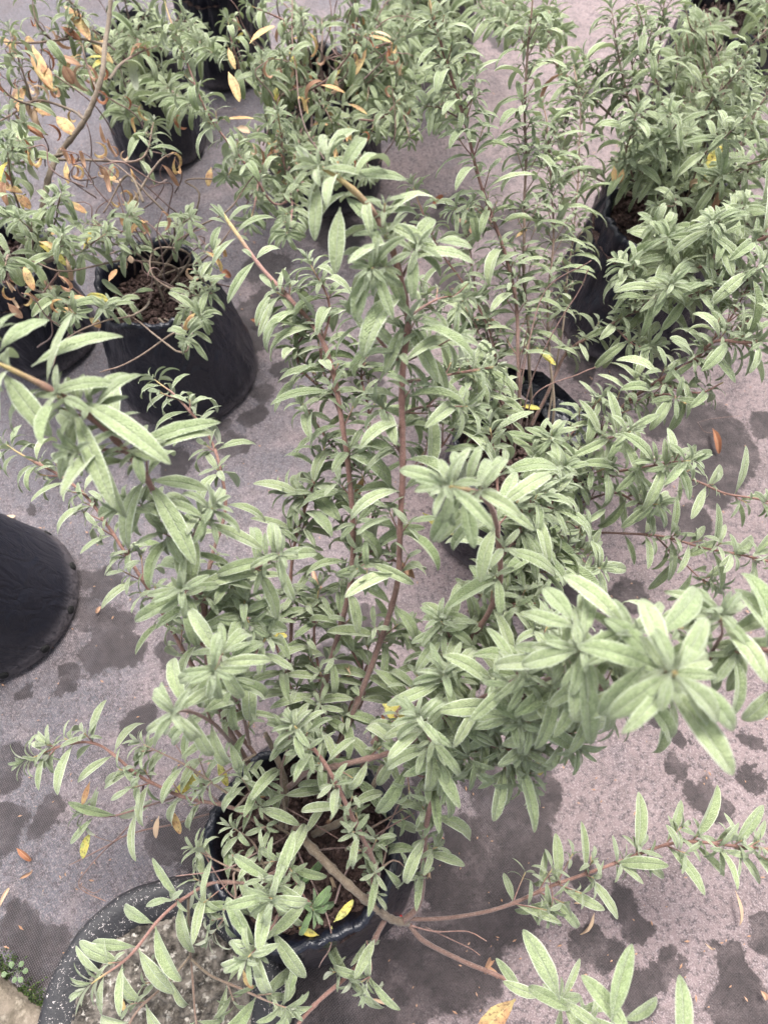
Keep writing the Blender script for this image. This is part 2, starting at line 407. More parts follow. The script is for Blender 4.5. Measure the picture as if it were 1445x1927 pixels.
def grow(root, pts, r0=.0028, r1=.0013, L=.06, wr=.238, sp=.03, start=.12, sh=.5, rc=.8, droop=.5, bare=False, mat='bark', age=(0, 1), tip=True,
         yellow=0, jit=.006, open_=1.0, shl=.025, grav=0, opening=(58, 80), tipL=None, name='branch', prune=0, leafmat='leaf', ax=None, stop=1.0):
    """one branch: a stem mesh and, beneath it, its foliage"""
    nz_ = max(0, min(1, (pts[-1].z - .52) / .25)); L *= 1.07 - .15 * nz_; sp *= .90 + .25 * nz_; sh = min(1, sh * (1.15 - .45 * nz_)); rc *= 1.5
    if root is plantH or root is plantE: rc *= 1.5; L *= .95; prune = max(prune, .22); sh *= .6
    path = spline(pts, .007, jit); n = len(path)
    sb, fb = Buf(), Buf()
    dist = [0]
    for i in range(1, n): dist.append(dist[-1] + (path[i] - path[i - 1]).length)
    tot = dist[-1]
    nodes = []; s = tot * start
    while s < tot * stop - .004:
        nodes.append(s); rem = (tot - s) / tot
        s += sp * (.38 + .75 * min(1, rem * 2.2)) * rng.uniform(.85, 1.15)
    idx = []
    j = 0
    for s in nodes:
        while j < n - 2 and dist[j + 1] < s: j += 1
        idx.append(j)
    phi = rng.uniform(0, 6.28) if ax is None else ax; ylist = []
    tube(sb, path, r0, r1, age[0], age[1], 8, rng.random(), nodes=set(idx), taper=0 if bare or not tip else 12)
    if not bare:
        for k, i in enumerate(idx):
            t = (path[min(i + 1, n - 1)] - path[max(i - 1, 0)]).normalized()
            f = nodes[k] / tot; x = perp(t); y = x.cross(t)
            a = phi + k * math.pi / 2 + rng.uniform(-.22, .22)
            sz = (.68 + .5 * min(1, f * 2)) * (1 if f < .82 else 1 - (f - .82) * 1.9)
            for s in (0, math.pi):
                if rng.random() < prune: continue
                o = x * math.cos(a + s) + y * math.sin(a + s)
                # leaves under a leaning stem turn round to the light
                hz = 1 - min(1, abs(t.z) * 1.25); o = Vector((o.x, o.y, o.z * (1 - .78 * hz)))
                if o.length < .62: o = o + x * ((1 if s else -1) * rng.uniform(.35, .9)) + t * rng.uniform(-.1, .3)
                o.normalize()
                lo, hi = opening
                ang = R((hi - (hi - lo) * f ** 2) * rng.uniform(.85, 1.1)) * open_
                l = L * sz * rng.uniform(.78, 1.16)
                d = t * math.cos(ang) + o * math.sin(ang)
                up = t * (.75 * abs(t.z) + .12) + Z * .8
                base = path[i] + o * r0 * .6
                if yellow and rng.random() < yellow and f < .8:
                    ylist.append((base, d, up, l)); continue
                leaf(fb, base, d, up, l, l * wr * rng.uniform(.82, 1.15), rc * rng.uniform(.3, 1.5), droop * rng.uniform(.4, 1.6), rng.uniform(.15, .55), rng.random(), .35 * f * f)
                if rng.random() < sh and f < .93:
                    dd = (t * .9 + o * .75 + Z * .15).normalized()
                    shoot(sb, fb, path[i] + o * r0 * .5, dd, shl * rng.uniform(.4, 1.6) * (1.1 - f * .6), L * sz, wr, rng.choice((1, 2, 2)))
        if tip:
            t = (path[-1] - path[-4]).normalized()
            tip_cluster(fb, path[-1], t, tipL or L * .84, wr, 5, phi + len(idx) * math.pi / 2, .85, open_, rc)
    if not bare and tip: bud(fb, path[-1], (path[-1] - path[-4]).normalized(), L, wr)
    o = sb.build(name, M[mat], root)
    fb.build('foliage', M[leafmat], o)
    for (base, d, up, l) in ylist: lone_leaf(o, base, d, up, l, rng.choice(('yellow', 'yellow', 'yellow_lime', 'pale', 'brown', 'brown')))
    return o
def lone_leaf(parent, base, d, up, l, mat='yellow', wr=.25, curl=None, name=None):
    b = Buf(); c_ = curl if curl is not None else (0 if mat in ('yellow', 'yellow_lime') else rng.uniform(1, 4))
    leaf(b, base, d, up, l, l * wr * (1 if c_ < 1 else .8), rng.uniform(.2, 1.2), .8, .3 if c_ < 1 else .7, rng.random(), 0, curl=c_, twist=rng.uniform(-1.2, 1.2))
    return b.build(name or ('yellow_leaf' if mat in ('yellow', 'yellow_lime') else 'withered_leaf'), M[mat], parent)
def pix_leaf(parent, x0, y0, h0, x1, y1, h1, wpx=30, mat='yellow', rcv=.5):
    """a single leaf whose foot and tip are known"""
    a, b_ = W(x0, y0, h0), W(x1, y1, h1); d = b_ - a; L = d.length
    up = (W(x0, y0, h0) * 0 + Z - d.normalized() * d.normalized().z)
    if up.length < .2: up = Vector((0, -1, .3))
    wd = wpx / FPX * (CAM_H - (h0 + h1) / 2) / (sp_ + ((y0 + y1) / 2 - 963.5) / FPX * cp)
    b = Buf(); dd = d.normalized() + up.normalized() * rcv * .45
    leaf(b, a, dd, up, L * 1.04, wd, rcv, 0, .25, rng.random(), .25)
    nm = {'yellow': 'yellow_leaf', 'yellow_lime': 'yellow_leaf'}.get(mat, 'withered_leaf' if mat in ('brown', 'pale', 'rust') else 'leaf')
    return b.build(nm, M[mat], parent)
def add_leaves(branch, items):
    """extra blades for a branch: (x0,y0,h0,x1,y1,h1,width px)"""
    fb = Buf()
    for it in items:
        x0, y0, h0, x1, y1, h1, wpx = it[:7]; rcv = it[7] if len(it) > 7 else .7
        a, b_ = W(x0, y0, h0), W(x1, y1, h1); d = b_ - a; L = d.length; dn = d.normalized()
        up = Z - dn * dn.z; up = up if up.length > .2 else Vector((0, -1, .3)); up.normalize()
        wd = wpx / FPX * (CAM_H - (h0 + h1) / 2) / (sp_ + ((y0 + y1) / 2 - 963.5) / FPX * cp)
        leaf(fb, a, dn + up * rcv * .45, up, L * 1.05, wd * .88, rcv, 0, rng.uniform(.2, .45), rng.random(), .3)
    fb.build('foliage', M['leaf'], branch)
def P(*t): return [W(*q) for q in t]

# ---------------------------------------------------------------- ground (one sheet)
RID = [(W(620, 350), W(1075, 470), .012, .014), (W(600, 400), W(1060, 530), .007, .02), (W(380, 280), W(700, 330), .007, .02), (W(1000, 1480), W(1445, 1380), .003, .03), (W(-50, 1400), W(400, 1250), .003, .03), (W(760, 1900), W(1445, 1700), .003, .03), (W(400, 700), W(560, 1000), .004, .03)]
def build_ground():
    fine = [(-1.9 + i * .0125) for i in range(305)]
    xs = [-60, -25, -10, -5, -3, -2.3] + fine + [2.3, 3, 5, 10, 25, 60]
    fy = [(-1.0 + i * .0125) for i in range(321)]
    ys = [-60, -25, -10, -5, -3, -1.6] + fy + [3.6, 5, 8, 15, 30, 60]
    v = []
    for y in ys:
        for x in xs:
            z = 0
            if abs(x) < 3 and -2 < y < 4:
                z = .006 * noise.noise(Vector((x * 3, y * 3, 0))) + .003 * noise.noise(Vector((x * 11, y * 11, 3))) - .004
                for (a_, b_, hh, ww) in RID:
                    t = max(0, min(1, ((x - a_.x) * (b_.x - a_.x) + (y - a_.y) * (b_.y - a_.y)) / (b_ - a_).length_squared))
                    d = math.hypot(x - a_.x - (b_.x - a_.x) * t, y - a_.y - (b_.y - a_.y) * t + .01 * math.sin(t * 9))
                    z += hh * math.exp(-(d / ww) ** 2) * min(1, 5 * t, 5 * (1 - t)) if 0 < t < 1 else 0
            v.append((x, y, z))
    nx = len(xs); f = [(j * nx + i, j * nx + i + 1, (j + 1) * nx + i + 1, (j + 1) * nx + i) for j in range(len(ys) - 1) for i in range(nx - 1)]
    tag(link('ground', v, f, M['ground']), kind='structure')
build_ground()

# ---------------------------------------------------------------- pots
def revolve(name, prof, mat, parent, origin, seg=96, wr=0.0, seed=0, ztop=None, rimj=0.0, lean=(0, 0)):
    v = []; f = []; H = max(p[1] for p in prof)
    for (r, z) in prof:
        for k in range(seg):
            a = 2 * math.pi * k / seg; ca, sa = math.cos(a), math.sin(a)
            q = Vector((ca * 1.3, sa * 1.3, seed * 7.1)); amp = wr * (.35 + .65 * z / H)
            rr = r
            if r > .02:
                rr += amp * (noise.noise(q * 1.2 + Vector((0, 0, z * 3))) * .9 + abs(noise.noise(q * 3.2 + Vector((0, 0, z * 9)))) * -.9 + noise.noise(q * 8 + Vector((0, 0, z * 26))) * .25)
            zz = z + (rimj * (noise.noise(q * 1.7 + Vector((3, 1, 0))) * 1.4 + noise.noise(q * 5) * .5) * max(0, (z / H - .7) / .3))
            v.append((origin[0] + rr * ca + lean[0] * z, origin[1] + rr * sa + lean[1] * z, origin[2] + zz))
    n = len(prof)
    for i in range(n - 1):
        for k in range(seg):
            a = i * seg + k; b_ = i * seg + (k + 1) % seg; f.append((a, b_, b_ + seg, a + seg))
    return link(name, v, f, mat, parent)
def subdiv(prof, m):
    out = []
    for (a, b_) in zip(prof[:-1], prof[1:]):
        k = max(1, int(math.hypot(b_[0] - a[0], b_[1] - a[1]) / m))
        for i in range(k): t = i / k; out.append((a[0] + (b_[0] - a[0]) * t, a[1] + (b_[1] - a[1]) * t))
    return out + [prof[-1]]
def soil_disc(name, mat, parent, origin, r, z, amp=.008, n=70, seed=0):
    v = []; f = []; rings = n // 2; seg = n * 2
    for i in range(rings + 1):
        for k in range(seg):
            rr = r * i / rings; a = 2 * math.pi * k / seg; x, y = rr * math.cos(a), rr * math.sin(a)
            q = Vector((x, y, seed))
            h = amp * (noise.noise(q * 18) + .8 * abs(noise.noise(q * 60)) + .6 * noise.noise(q * 120))
            v.append((origin[0] + x, origin[1] + y, origin[2] + z + h))
    for i in range(rings):
        for k in range(seg):
            a = i * seg + k; b_ = i * seg + (k + 1) % seg; f.append((a, b_, b_ + seg, a + seg))
    return link(name, v, f, mat, parent)
def chips(name, mat, parent, origin, r, z, count, size, seed=1):
    rg = random.Random(seed); b = Buf()
    for _ in range(count):
        a = rg.uniform(0, 6.28); rr = r * math.sqrt(rg.random()); c0 = Vector((origin[0] + rr * math.cos(a), origin[1] + rr * math.sin(a), origin[2] + z + rg.uniform(0, .008)))
        s = size * rg.uniform(.5, 1.4); q = Quaternion((rg.uniform(-1, 1), rg.uniform(-1, 1), rg.uniform(-1, 1)), rg.uniform(0, 3))
        i0 = len(b.v); pts = []
        for sx in (-1, 1):
            for sy in (-1, 1):
                for sz in (-1, 1):
                    p_ = c0 + q @ Vector((sx * s * rg.uniform(.5, 1), sy * s * .7 * rg.uniform(.5, 1), sz * s * .4 * rg.uniform(.5, 1))); b.v.append(tuple(p_)); b.uv.append((0, 0)); b.d.append((0, 0))
        for fc in ((0, 1, 3, 2), (4, 6, 7, 5), (0, 4, 5, 1), (2, 3, 7, 6), (0, 2, 6, 4), (1, 5, 7, 3)): b.f.append(tuple(i0 + k for k in fc))
    o = b.build(name, mat, parent); tag(o, kind='stuff'); return o
def potted(label, rim, h=.27, rr=.125, rb=.165, seed=0, rimj=.02, wr=.02, lean=(0, 0), soil_drop=.035, detail=True, group='black grow bags of sage green shrubs'):
    c0 = W(rim[0], rim[1], h); o0 = Vector((c0.x - lean[0] * h, c0.y - lean[1] * h, 0))
    root = empty('potted_shrub', o0)
    tag(root, label, 'potted shrub', group)
    prof = [(rb * .9, .003), (rb, .012), (rb * 1.0, .06), ((rb * .6 + rr * .4), h * .6), (rr * 1.03, h * .93), (rr + .004, h), (rr - .004, h + .002), (rr - .010, h - .01), (rr - .014, h - .06), (rr - .016, h - .12)]
    revolve('grow_bag', subdiv(prof, .009), M['bag'], root, o0, 120, wr, seed, rimj=rimj, lean=lean)
    oc = Vector((o0.x + lean[0] * h, o0.y + lean[1] * h, 0))
    s = soil_disc('soil', M['soil'], root, oc, rr + .004, h - soil_drop - .02, seed=seed)
    if detail: chips('bark_chips', M['soil'], s, oc, rr - .02, h - soil_drop - .018, 700, .006, seed)
    root['h'] = h
    return root
plantM = potted('large green leaved shrub in the nearest grow bag, its branches rising towards the viewer', (565, 1590), h=.27, rr=.128, rb=.172, seed=1, rimj=.008, wr=.013)
plantC = potted('upright shrub in the grow bag behind the nearest one, right of centre, tall stems', (985, 850), h=.26, rr=.124, rb=.145, seed=2, rimj=.02)
plantA = potted('sparse shrub with bare curling twigs in the wide black bag with a folded mouth', (287, 535), h=.28, rr=.112, rb=.162, seed=3, rimj=.015, wr=.014)
plantB = potted('dense bushy shrub in the crumpled tall black bag at the right edge', (1268, 392), h=.30, rr=.150, rb=.185, seed=4, lean=(.0, .0), rimj=.03, wr=.034)
plantD = potted('shrub with many thin stems in the black bag in the top right corner', (1400, 15), h=.28, rr=.135, rb=.16, seed=5)
plantE = potted('shrub with yellowing leaves and dead stems in the black bag behind, top centre', (598, 150), h=.28, rr=.125, rb=.15, seed=6)
plantF = potted('low leafy shrub in the dark bag behind the bare forked stem, top left', (245, 75), h=.28, rr=.115, rb=.13, seed=7)
plantG = potted('shrub in the half hidden bag at the upper edge, left of the yellowing one', (395, -75), h=.28, rr=.115, rb=.13, seed=8, detail=False)
plantI = potted('shrub in the bag cut off by the upper edge, behind the tallest stem', (815, -110), h=.28, rr=.125, rb=.145, seed=9, detail=False)
plantH = potted('shrub with a thick bare forked stem and many yellow leaves at the left edge', (-12, 478), h=.26, rr=.105, rb=.125, seed=10)

fl = Buf(); rows = [[W(930, 705, .245), W(945, 700, .262), W(960, 690, .285)], [W(975, 735, .25), W(1000, 715, .268), W(1020, 700, .29)], [W(1010, 760, .25), W(1045, 745, .268), W(1062, 735, .285)], [W(1040, 800, .25), W(1075, 790, .262), W(1108, 782, .27)], [W(1075, 840, .25), W(1098, 828, .26), W(1112, 812, .262)], [W(1095, 880, .25), W(1108, 870, .256), W(1116, 862, .257)]]
for rw in rows:
    for j_, q in enumerate(rw): fl.v.append(tuple(q)); fl.uv.append((0, 0)); fl.d.append((0, 0))
for rw in rows:
    for j_, q in enumerate(rw): fl.v.append(tuple(q - Vector((.0015, .0015, .003)))); fl.uv.append((0, 0)); fl.d.append((0, 0))
for i in range(5):
    for j in range(2):
        a = i * 3 + j; fl.f.append((a, a + 1, a + 4, a + 3)); fl.f.append((a + 18, a + 21, a + 22, a + 19))
    fl.f.append((i * 3 + 2, i * 3 + 20, i * 3 + 23, i * 3 + 5))
o = fl.build('bag_flap', M['bag'], plantC, smooth=False)
# smooth plastic pot at the left edge, with drainage holes round its foot
c0 = W(-5, 1133, 0)
rootL = empty('plant_pot', Vector((c0.x, c0.y, 0))); tag(rootL, 'smooth black pot cut off by the left edge, drainage holes round its foot', 'plant pot')
prof = [(.14, .002), (.158, .004), (.164, .012), (.158, .03), (.132, .16), (.113, .25), (.108, .262), (.103, .262), (.099, .25), (.097, .2)]
revolve('pot_body', subdiv(prof, .01), M['pot'], rootL, rootL.location, 120, .004, 11)
soil_disc('soil', M['soil'], rootL, rootL.location, .100, .22, seed=11)
for ang in (-8, -38, -68, -100, 25, 60, 110):
    a = R(ang); b = Buf(); cc = Vector((c0.x + .1625 * math.cos(a), c0.y + .1625 * math.sin(a), .022)); o = Vector((math.cos(a), math.sin(a), .12)).normalized()
    tube(b, [cc - o * .006, cc + o * .0012, cc + o * .0016], .0085, .0075, ns=16); b.build('drain_hole', M['hole'], rootL)

# tub, lower left
c1 = W(303, 1920, .13)
tub = empty('tub', Vector((c1.x, c1.y, 0))); tag(tub, 'big black tub full of mossy pale grit, white specks on its wide rim', 'tub')
prof = [(.160, .002), (.173, .006), (.177, .02), (.176, .115), (.172, .127), (.164, .131), (.153, .130), (.126, .120), (.120, .112), (.118, .09)]
revolve('tub_body', subdiv(prof, .006), M['tub'], tub, tub.location, 128, .003, 12)
soil_disc('grit', M['grit'], tub, tub.location, .128, .112, .014, 90, 12)

# kerb in the bottom left corner with moss along it
def kerb():
    a, b_ = W(-160, 1700, .03), W(135, 1975, .03); d = (b_ - a); d.z = 0; L = d.length; d.normalize(); nrm = Vector((d.y, -d.x, 0))
    if nrm.x > 0: nrm = -nrm
    v = []; f = []; sec = [(0, -.01), (0, .022), (.003, .028), (.010, .031), (.045, .032), (.052, .028), (.055, .02), (.055, -.01)]; n = 60
    for i in range(n + 1):
        for (o, z) in sec:
            q = a + d * (L * i / n) + nrm * o; dz = .003 * noise.noise(q * 40) + .002 * noise.noise(q * 110)
            v.append((q.x + dz, q.y + dz, z + dz))
    m = len(sec)
    for i in range(n):
        for j in range(m - 1): f.append((i * m + j, i * m + j + 1, (i + 1) * m + j + 1, (i + 1) * m + j))
    o = link('kerb', v, f, M['kerb'], loc=a); tag(o, 'weathered brown concrete kerb crossing the bottom left corner', 'kerb')
    mb = Buf(); rg = random.Random(3)
    for _ in range(2600):
        s = rg.uniform(.2, .95) * L; q = a + d * s - nrm * abs(rg.gauss(0, .014)) + nrm * rg.uniform(0, .012)
        if noise.noise(q * 25) < -.25: continue
        z0 = .002; dd = Vector((rg.uniform(-1, 1), rg.uniform(-1, 1), rg.uniform(.6, 1.6))).normalized() * rg.uniform(.003, .008); sd = dd.cross(Vector((rg.uniform(-1, 1), rg.uniform(-1, 1), .1))).normalized() * .0012
        i0 = len(mb.v); q.z = z0
        for pnt in (q - sd, q + sd, q + dd + sd * .6, q + dd - sd * .6): mb.v.append(tuple(pnt)); mb.uv.append((0, 0)); mb.d.append((0, 0))
        mb.f.append((i0, i0 + 1, i0 + 2, i0 + 3))
    tag(mb.build('moss', M['moss']), 'green moss growing along the foot of the kerb', 'moss', kind='stuff')
kerb()
# seedling
sd = empty('seedling', W(40, 1825, .0)); tag(sd, 'tiny bright green seedling by the mossy kerb', 'seedling')
b = Buf(); sb = Buf()
for k in range(7):
    a = k * 2.4; l = rng.uniform(.006, .013); top = sd.location + Vector((math.cos(a) * l, math.sin(a) * l, .012 + .003 * k))
    tube(sb, spline([sd.location.copy(), (sd.location + top) / 2 + Z * .003, top], .003), .0005, .0004, ns=5)
    leaf(b, top - Vector((math.cos(a), math.sin(a), 0)) * .001, Vector((math.cos(a), math.sin(a), .2)), Z, .010, .0085, .5, 0, .1, .5, .5)
sb.build('stem', M['leaf_fresh'], sd); b.build('foliage', M['leaf_fresh'], sd)
# red stake
b = Buf(); a_, b_ = W(733, 1705, .006), W(760, 1734, .006)
tube(b, spline([a_, (a_ + b_) / 2 + Z * .003, b_], .004), .0042, .0042, ns=12); b.f.append(tuple(range(11, -1, -1)))
tag(b.build('plastic_tube', M['red'], loc=a_.copy()), 'short red plastic tube on the ground beside the nearest bag', 'plastic tube')

# ---------------------------------------------------------------- nearest shrub
K = plantM
tr = grow(K, P((556, 1560, .25), (590, 1600, .285), (640, 1650, .295), (700, 1703, .27), (735, 1730, .24), (768, 1738, .22)), .0062, .0046, bare=True, mat='bark_grey', age=(.0, .1), name='woody_stem', jit=.003)
for q in ([(556, 1572, .25), (548, 1590, .262), (560, 1556, .285), (575, 1560, .29)], [(590, 1570, .24), (640, 1545, .28), (690, 1500, .31), (720, 1440, .33)], [(530, 1560, .24), (540, 1480, .27), (520, 1420, .30), (500, 1380, .34)]):
    grow(K, P(*q), .0055, .003, bare=True, mat='bark_grey', age=(0, .1), name='woody_stem')
b1 = grow(K, P((757, 1735, .225), (792, 1700, .25), (797, 1600, .33), (803, 1540, .38), (817, 1470, .42), (812, 1400, .49), (788, 1352, .55)), .0045, .002, L=.058, start=.25, sp=.035, sh=.6)
grow(K, P((745, 1730, .23), (860, 1725, .2), (960, 1700, .18), (1060, 1660, .17), (1180, 1618, .18), (1280, 1588, .2), (1400, 1597, .22), (1500, 1610, .22)), .003, .0018, L=.062, start=.30, sp=.042, sh=.75, shl=.035, tip=False, opening=(45, 65), droop=.2, rc=.3)
grow(K, P((1030, 1640, .175), (1040, 1690, .17), (1035, 1712, .18)), .0012, .0009, L=.052, sp=.04, sh=.2, opening=(45, 60))
b3 = grow(K, P((768, 1738, .22), (800, 1775, .2), (870, 1808, .17), (940, 1835, .16), (1000, 1865, .2), (1070, 1892, .28), (1150, 1945, .38)), .0036, .0022, L=.05, start=.62, sp=.05, sh=.35, tip=False, mat='bark')
grow(K, P((768, 1740, .22), (820, 1755, .22), (880, 1757, .22), (915, 1772, .215)), .0012, .0006, bare=True, mat='twig', age=(.6, 1))
grow(K, P((800, 1745, .22), (850, 1770, .2), (885, 1785, .19), (902, 1797, .19)), .001, .0005, bare=True, mat='twig', age=(.2, 1))
grow(K, P((726, 1728, .24), (690, 1785, .22), (650, 1840, .2), (600, 1890, .18), (540, 1960, .17)), .0036, .0026, L=.055, start=.15, sp=.06, sh=.55, tip=False, prune=.35)
grow(K, P((690, 1770, .22), (700, 1820, .22), (690, 1850, .23)), .0012, .0008, L=.05, sp=.035, sh=.2, droop=.2)
grow(K, P((692, 1690, .27), (712, 1655, .30), (700, 1610, .33), (655, 1530, .38), (610, 1440, .42), (580, 1400, .44), (555, 1368, .47)), .0038, .002, L=.05, start=.08, sp=.036, sh=.7)
b6 = grow(K, P((545, 1480, .3), (580, 1450, .36), (640, 1440, .4), (740, 1410, .44), (800, 1370, .47), (870, 1330, .5), (960, 1300, .54), (1060, 1285, .6), (1140, 1245, .68), (1190, 1195, .75)), .0042, .0022, L=.066, start=.2, sp=.034, sh=.75)
b7 = grow(K, P((960, 1305, .54), (1080, 1295, .6), (1180, 1290, .68), (1240, 1278, .76), (1268, 1266, .81)), .0026, .002, L=.07, sp=.034, sh=.5, opening=(60, 80), tip=False)
b8 = grow(K, P((1120, 1290, .56), (1240, 1300, .6), (1335, 1240, .66), (1390, 1215, .69), (1500, 1235, .74)), .0026, .002, L=.07, sp=.036, sh=.6, tip=False)
grow(K, P((1335, 1235, .66), (1350, 1195, .70), (1355, 1160, .74)), .0018, .0013, L=.062, sp=.025, sh=.4)
b9 = grow(K, P((1000, 1290, .56), (1060, 1260, .64), (1092, 1222, .73)), .0022, .0016, L=.07, sp=.03, sh=.5, opening=(60, 85))
grow(K, P((1180, 1290, .62), (1240, 1200, .64), (1300, 1150, .66)), .0018, .0012, L=.062, sp=.025, sh=.5)
b10 = grow(K, P((600, 1500, .27), (640, 1400, .33), (700, 1250, .41), (735, 1150, .47), (752, 1060, .53), (757, 900, .61), (758, 700, .70), (768, 600, .74), (742, 480, .79), (700, 400, .82), (650, 345, .845), (600, 312, .86)), .0040, .0032, L=.078, start=.14, sp=.036, sh=.65, jit=.004)
grow(K, P((762, 680, .7), (810, 655, .7), (850, 635, .72)), .0018, .0013, L=.062, sp=.022, sh=.2)
grow(K, P((762, 690, .69), (710, 640, .70), (665, 590, .72)), .0018, .0013, L=.062, sp=.022, sh=.3)
grow(K, P((757, 520, .77), (775, 490, .79), (787, 468, .81)), .0018, .0013, L=.06, sp=.02, sh=.2)
grow(K, P((745, 510, .77), (718, 500, .79), (700, 506, .81)), .0018, .0013, L=.06, sp=.02, sh=.2)
grow(K, P((755, 860, .62), (735, 790, .64), (715, 765, .66)), .0016, .0012, L=.058, sp=.022, sh=.3)
grow(K, P((757, 780, .64), (790, 770, .64), (880, 765, .66)), .0016, .0012, L=.064, sp=.025, sh=.4)
grow(K, P((752, 1060, .5), (700, 1040, .52), (690, 1080, .54)), .0014, .001, L=.055, sp=.03, sh=.4)
grow(K, P((757, 900, .58), (820, 850, .58), (870, 780, .6)), .0018, .0012, L=.064, sp=.025, sh=.5)
grow(K, P((757, 720, .66), (850, 700, .62), (930, 690, .6)), .0018, .0012, L=.062, sp=.025, sh=.6)
grow(K, P((762, 600, .7), (830, 560, .68), (880, 560, .68)), .0016, .0012, L=.058, sp=.025, sh=.5)
b11 = grow(K, P((560, 1470, .28), (600, 1330, .36), (640, 1180, .44), (662, 1050, .5), (657, 900, .55), (642, 780, .58), (605, 640, .6), (545, 560, .61), (480, 490, .61), (418, 400, .62)), .0040, .0026, L=.068, start=.14, sp=.036, sh=.45, stop=.83, tip=False, jit=.004, rc=1.3)
grow(K, P((640, 780, .56), (600, 680, .58), (620, 580, .62), (585, 500, .66)), .002, .0013, L=.058, sp=.024, sh=.5)
grow(K, P((640, 760, .54), (570, 700, .56), (560, 640, .58), (570, 600, .6)), .002, .0013, L=.055, sp=.022, sh=.6)
grow(K, P((655, 880, .52), (600, 800, .54), (570, 760, .56)), .002, .0012, L=.056, sp=.024, sh=.6)
grow(K, P((655, 900, .5), (690, 800, .53), (680, 700, .56), (700, 650, .58)), .002, .0012, L=.058, sp=.024, sh=.6)
grow(K, P((660, 1000, .46), (610, 950, .48), (540, 930, .5)), .0018, .0012, L=.058, sp=.026, sh=.6)
grow(K, P((662, 1040, .48), (700, 960, .5), (680, 890, .52)), .0018, .0012, L=.056, sp=.026, sh=.5)
grow(K, P((540, 1400, .3), (545, 1250, .36), (545, 1120, .42), (560, 1020, .46), (580, 940, .5), (610, 840, .54)), .003, .0016, L=.058, start=.15, sp=.034, sh=.6)
grow(K, P((640, 1400, .32), (690, 1300, .36), (640, 1180, .40), (645, 1080, .44)), .0022, .0013, L=.048, start=.3, sp=.036, sh=.4, prune=.2)
b14 = grow(K, P((700, 1400, .4), (760, 1330, .42), (860, 1240, .46), (915, 1170, .52), (938, 1100, .58), (937, 1000, .65), (930, 950, .70), (895, 922, .75), (842, 914, .79)), .0038, .0024, L=.066, start=.25, sp=.034, sh=.7)
grow(K, P((938, 1010, .58), (938, 900, .58), (922, 805, .6)), .0022, .0014, L=.066, sp=.028, sh=.5)
for q in ([(935, 1060, .52), (980, 990, .56), (1010, 930, .61)], [(960, 1060, .48), (1020, 990, .52), (1050, 920, .56)], [(900, 1120, .46), (970, 1060, .5), (1000, 1010, .54)], [(930, 1100, .5), (990, 1080, .5), (1060, 1030, .5)], [(880, 1150, .46), (960, 1140, .5), (1010, 1120, .52)]):
    grow(K, P(*q), .002, .0013, L=.060, sp=.018, sh=.8, droop=.8)
for q in ([(860, 1240, .46), (850, 1200, .5), (830, 1170, .53)], [(740, 1410, .42), (850, 1200, .46), (905, 1168, .5)], [(870, 1330, .5), (940, 1290, .57), (985, 1270, .62)], [(900, 1320, .5), (960, 1345, .53), (975, 1362, .56)],
          [(870, 1330, .46), (930, 1400, .48), (1000, 1410, .5)], [(840, 1350, .46), (880, 1400, .46), (890, 1440, .47)], [(960, 1300, .52), (1030, 1350, .52), (1080, 1400, .54)], [(800, 1370, .46), (840, 1300, .5), (835, 1270, .54)],
          [(960, 1300, .52), (1010, 1230, .54), (1030, 1180, .56)], [(1060, 1285, .58), (1130, 1330, .58), (1170, 1340, .58)], [(740, 1410, .42), (790, 1460, .42), (830, 1450, .44)], [(880, 1330, .48), (950, 1440, .46), (985, 1470, .46)], [(900, 1320, .48), (1000, 1260, .5), (1080, 1180, .52)]):
    grow(K, P(*q), .002, .0013, L=.062, sp=.024, sh=.6)
b18 = grow(K, P((470, 1440, .32), (410, 1330, .42), (385, 1200, .5), (380, 1130, .54), (345, 1050, .6), (290, 920, .68), (240, 850, .74), (150, 770, .79), (70, 720, .82), (-30, 670, .85)), .0042, .0026, L=.068, start=.2, sp=.036, sh=.6, jit=.004)
b18b = grow(K, P((240, 850, .74), (190, 845, .76), (150, 850, .78)), .002, .0014, L=.06, sp=.025, sh=.2)
grow(K, P((378, 1135, .55), (355, 1112, .60), (343, 1108, .64)), .0018, .0014, L=.062, sp=.02, sh=.1, opening=(65, 85))
grow(K, P((300, 960, .64), (270, 955, .66), (235, 960, .68)), .0016, .0012, L=.055, sp=.02, sh=.3)
grow(K, P((480, 1420, .32), (370, 1270, .42), (330, 1200, .45), (290, 1130, .48), (240, 1050, .5), (200, 990, .52), (160, 940, .53), (110, 900, .54), (60, 870, .55), (15, 838, .56)), .0032, .0015, L=.050, start=.25, sp=.030, sh=.5, rc=1.3)
grow(K, P((385, 1190, .5), (410, 1110, .54), (450, 1080, .56), (500, 1060, .58), (527, 1045, .62)), .0024, .0016, L=.056, sp=.03, sh=.4)
grow(K, P((385, 1160, .5), (400, 1050, .52), (425, 960, .54), (418, 890, .56), (395, 830, .57), (345, 770, .59), (290, 715, .59)), .0026, .0014, L=.048, start=.1, sp=.032, sh=.5, rc=1.5)
grow(K, P((345, 1050, .6), (375, 985, .64), (400, 955, .67)), .002, .0014, L=.062, sp=.025, sh=.4)
for q in ([(470, 1400, .38), (440, 1300, .5), (415, 1240, .6), (403, 1262, .67)], [(440, 1400, .4), (380, 1350, .55), (328, 1343, .65)], [(400, 1200, .48), (450, 1180, .52), (460, 1130, .55)], [(430, 1330, .42), (470, 1250, .48), (500, 1200, .52)],
          [(380, 1130, .5), (440, 1120, .52), (470, 1170, .54)], [(420, 1240, .46), (370, 1200, .5), (330, 1160, .52)]):
    grow(K, P(*q), .0024, .0016, L=.058, sp=.034, sh=.35, rc=1.3)
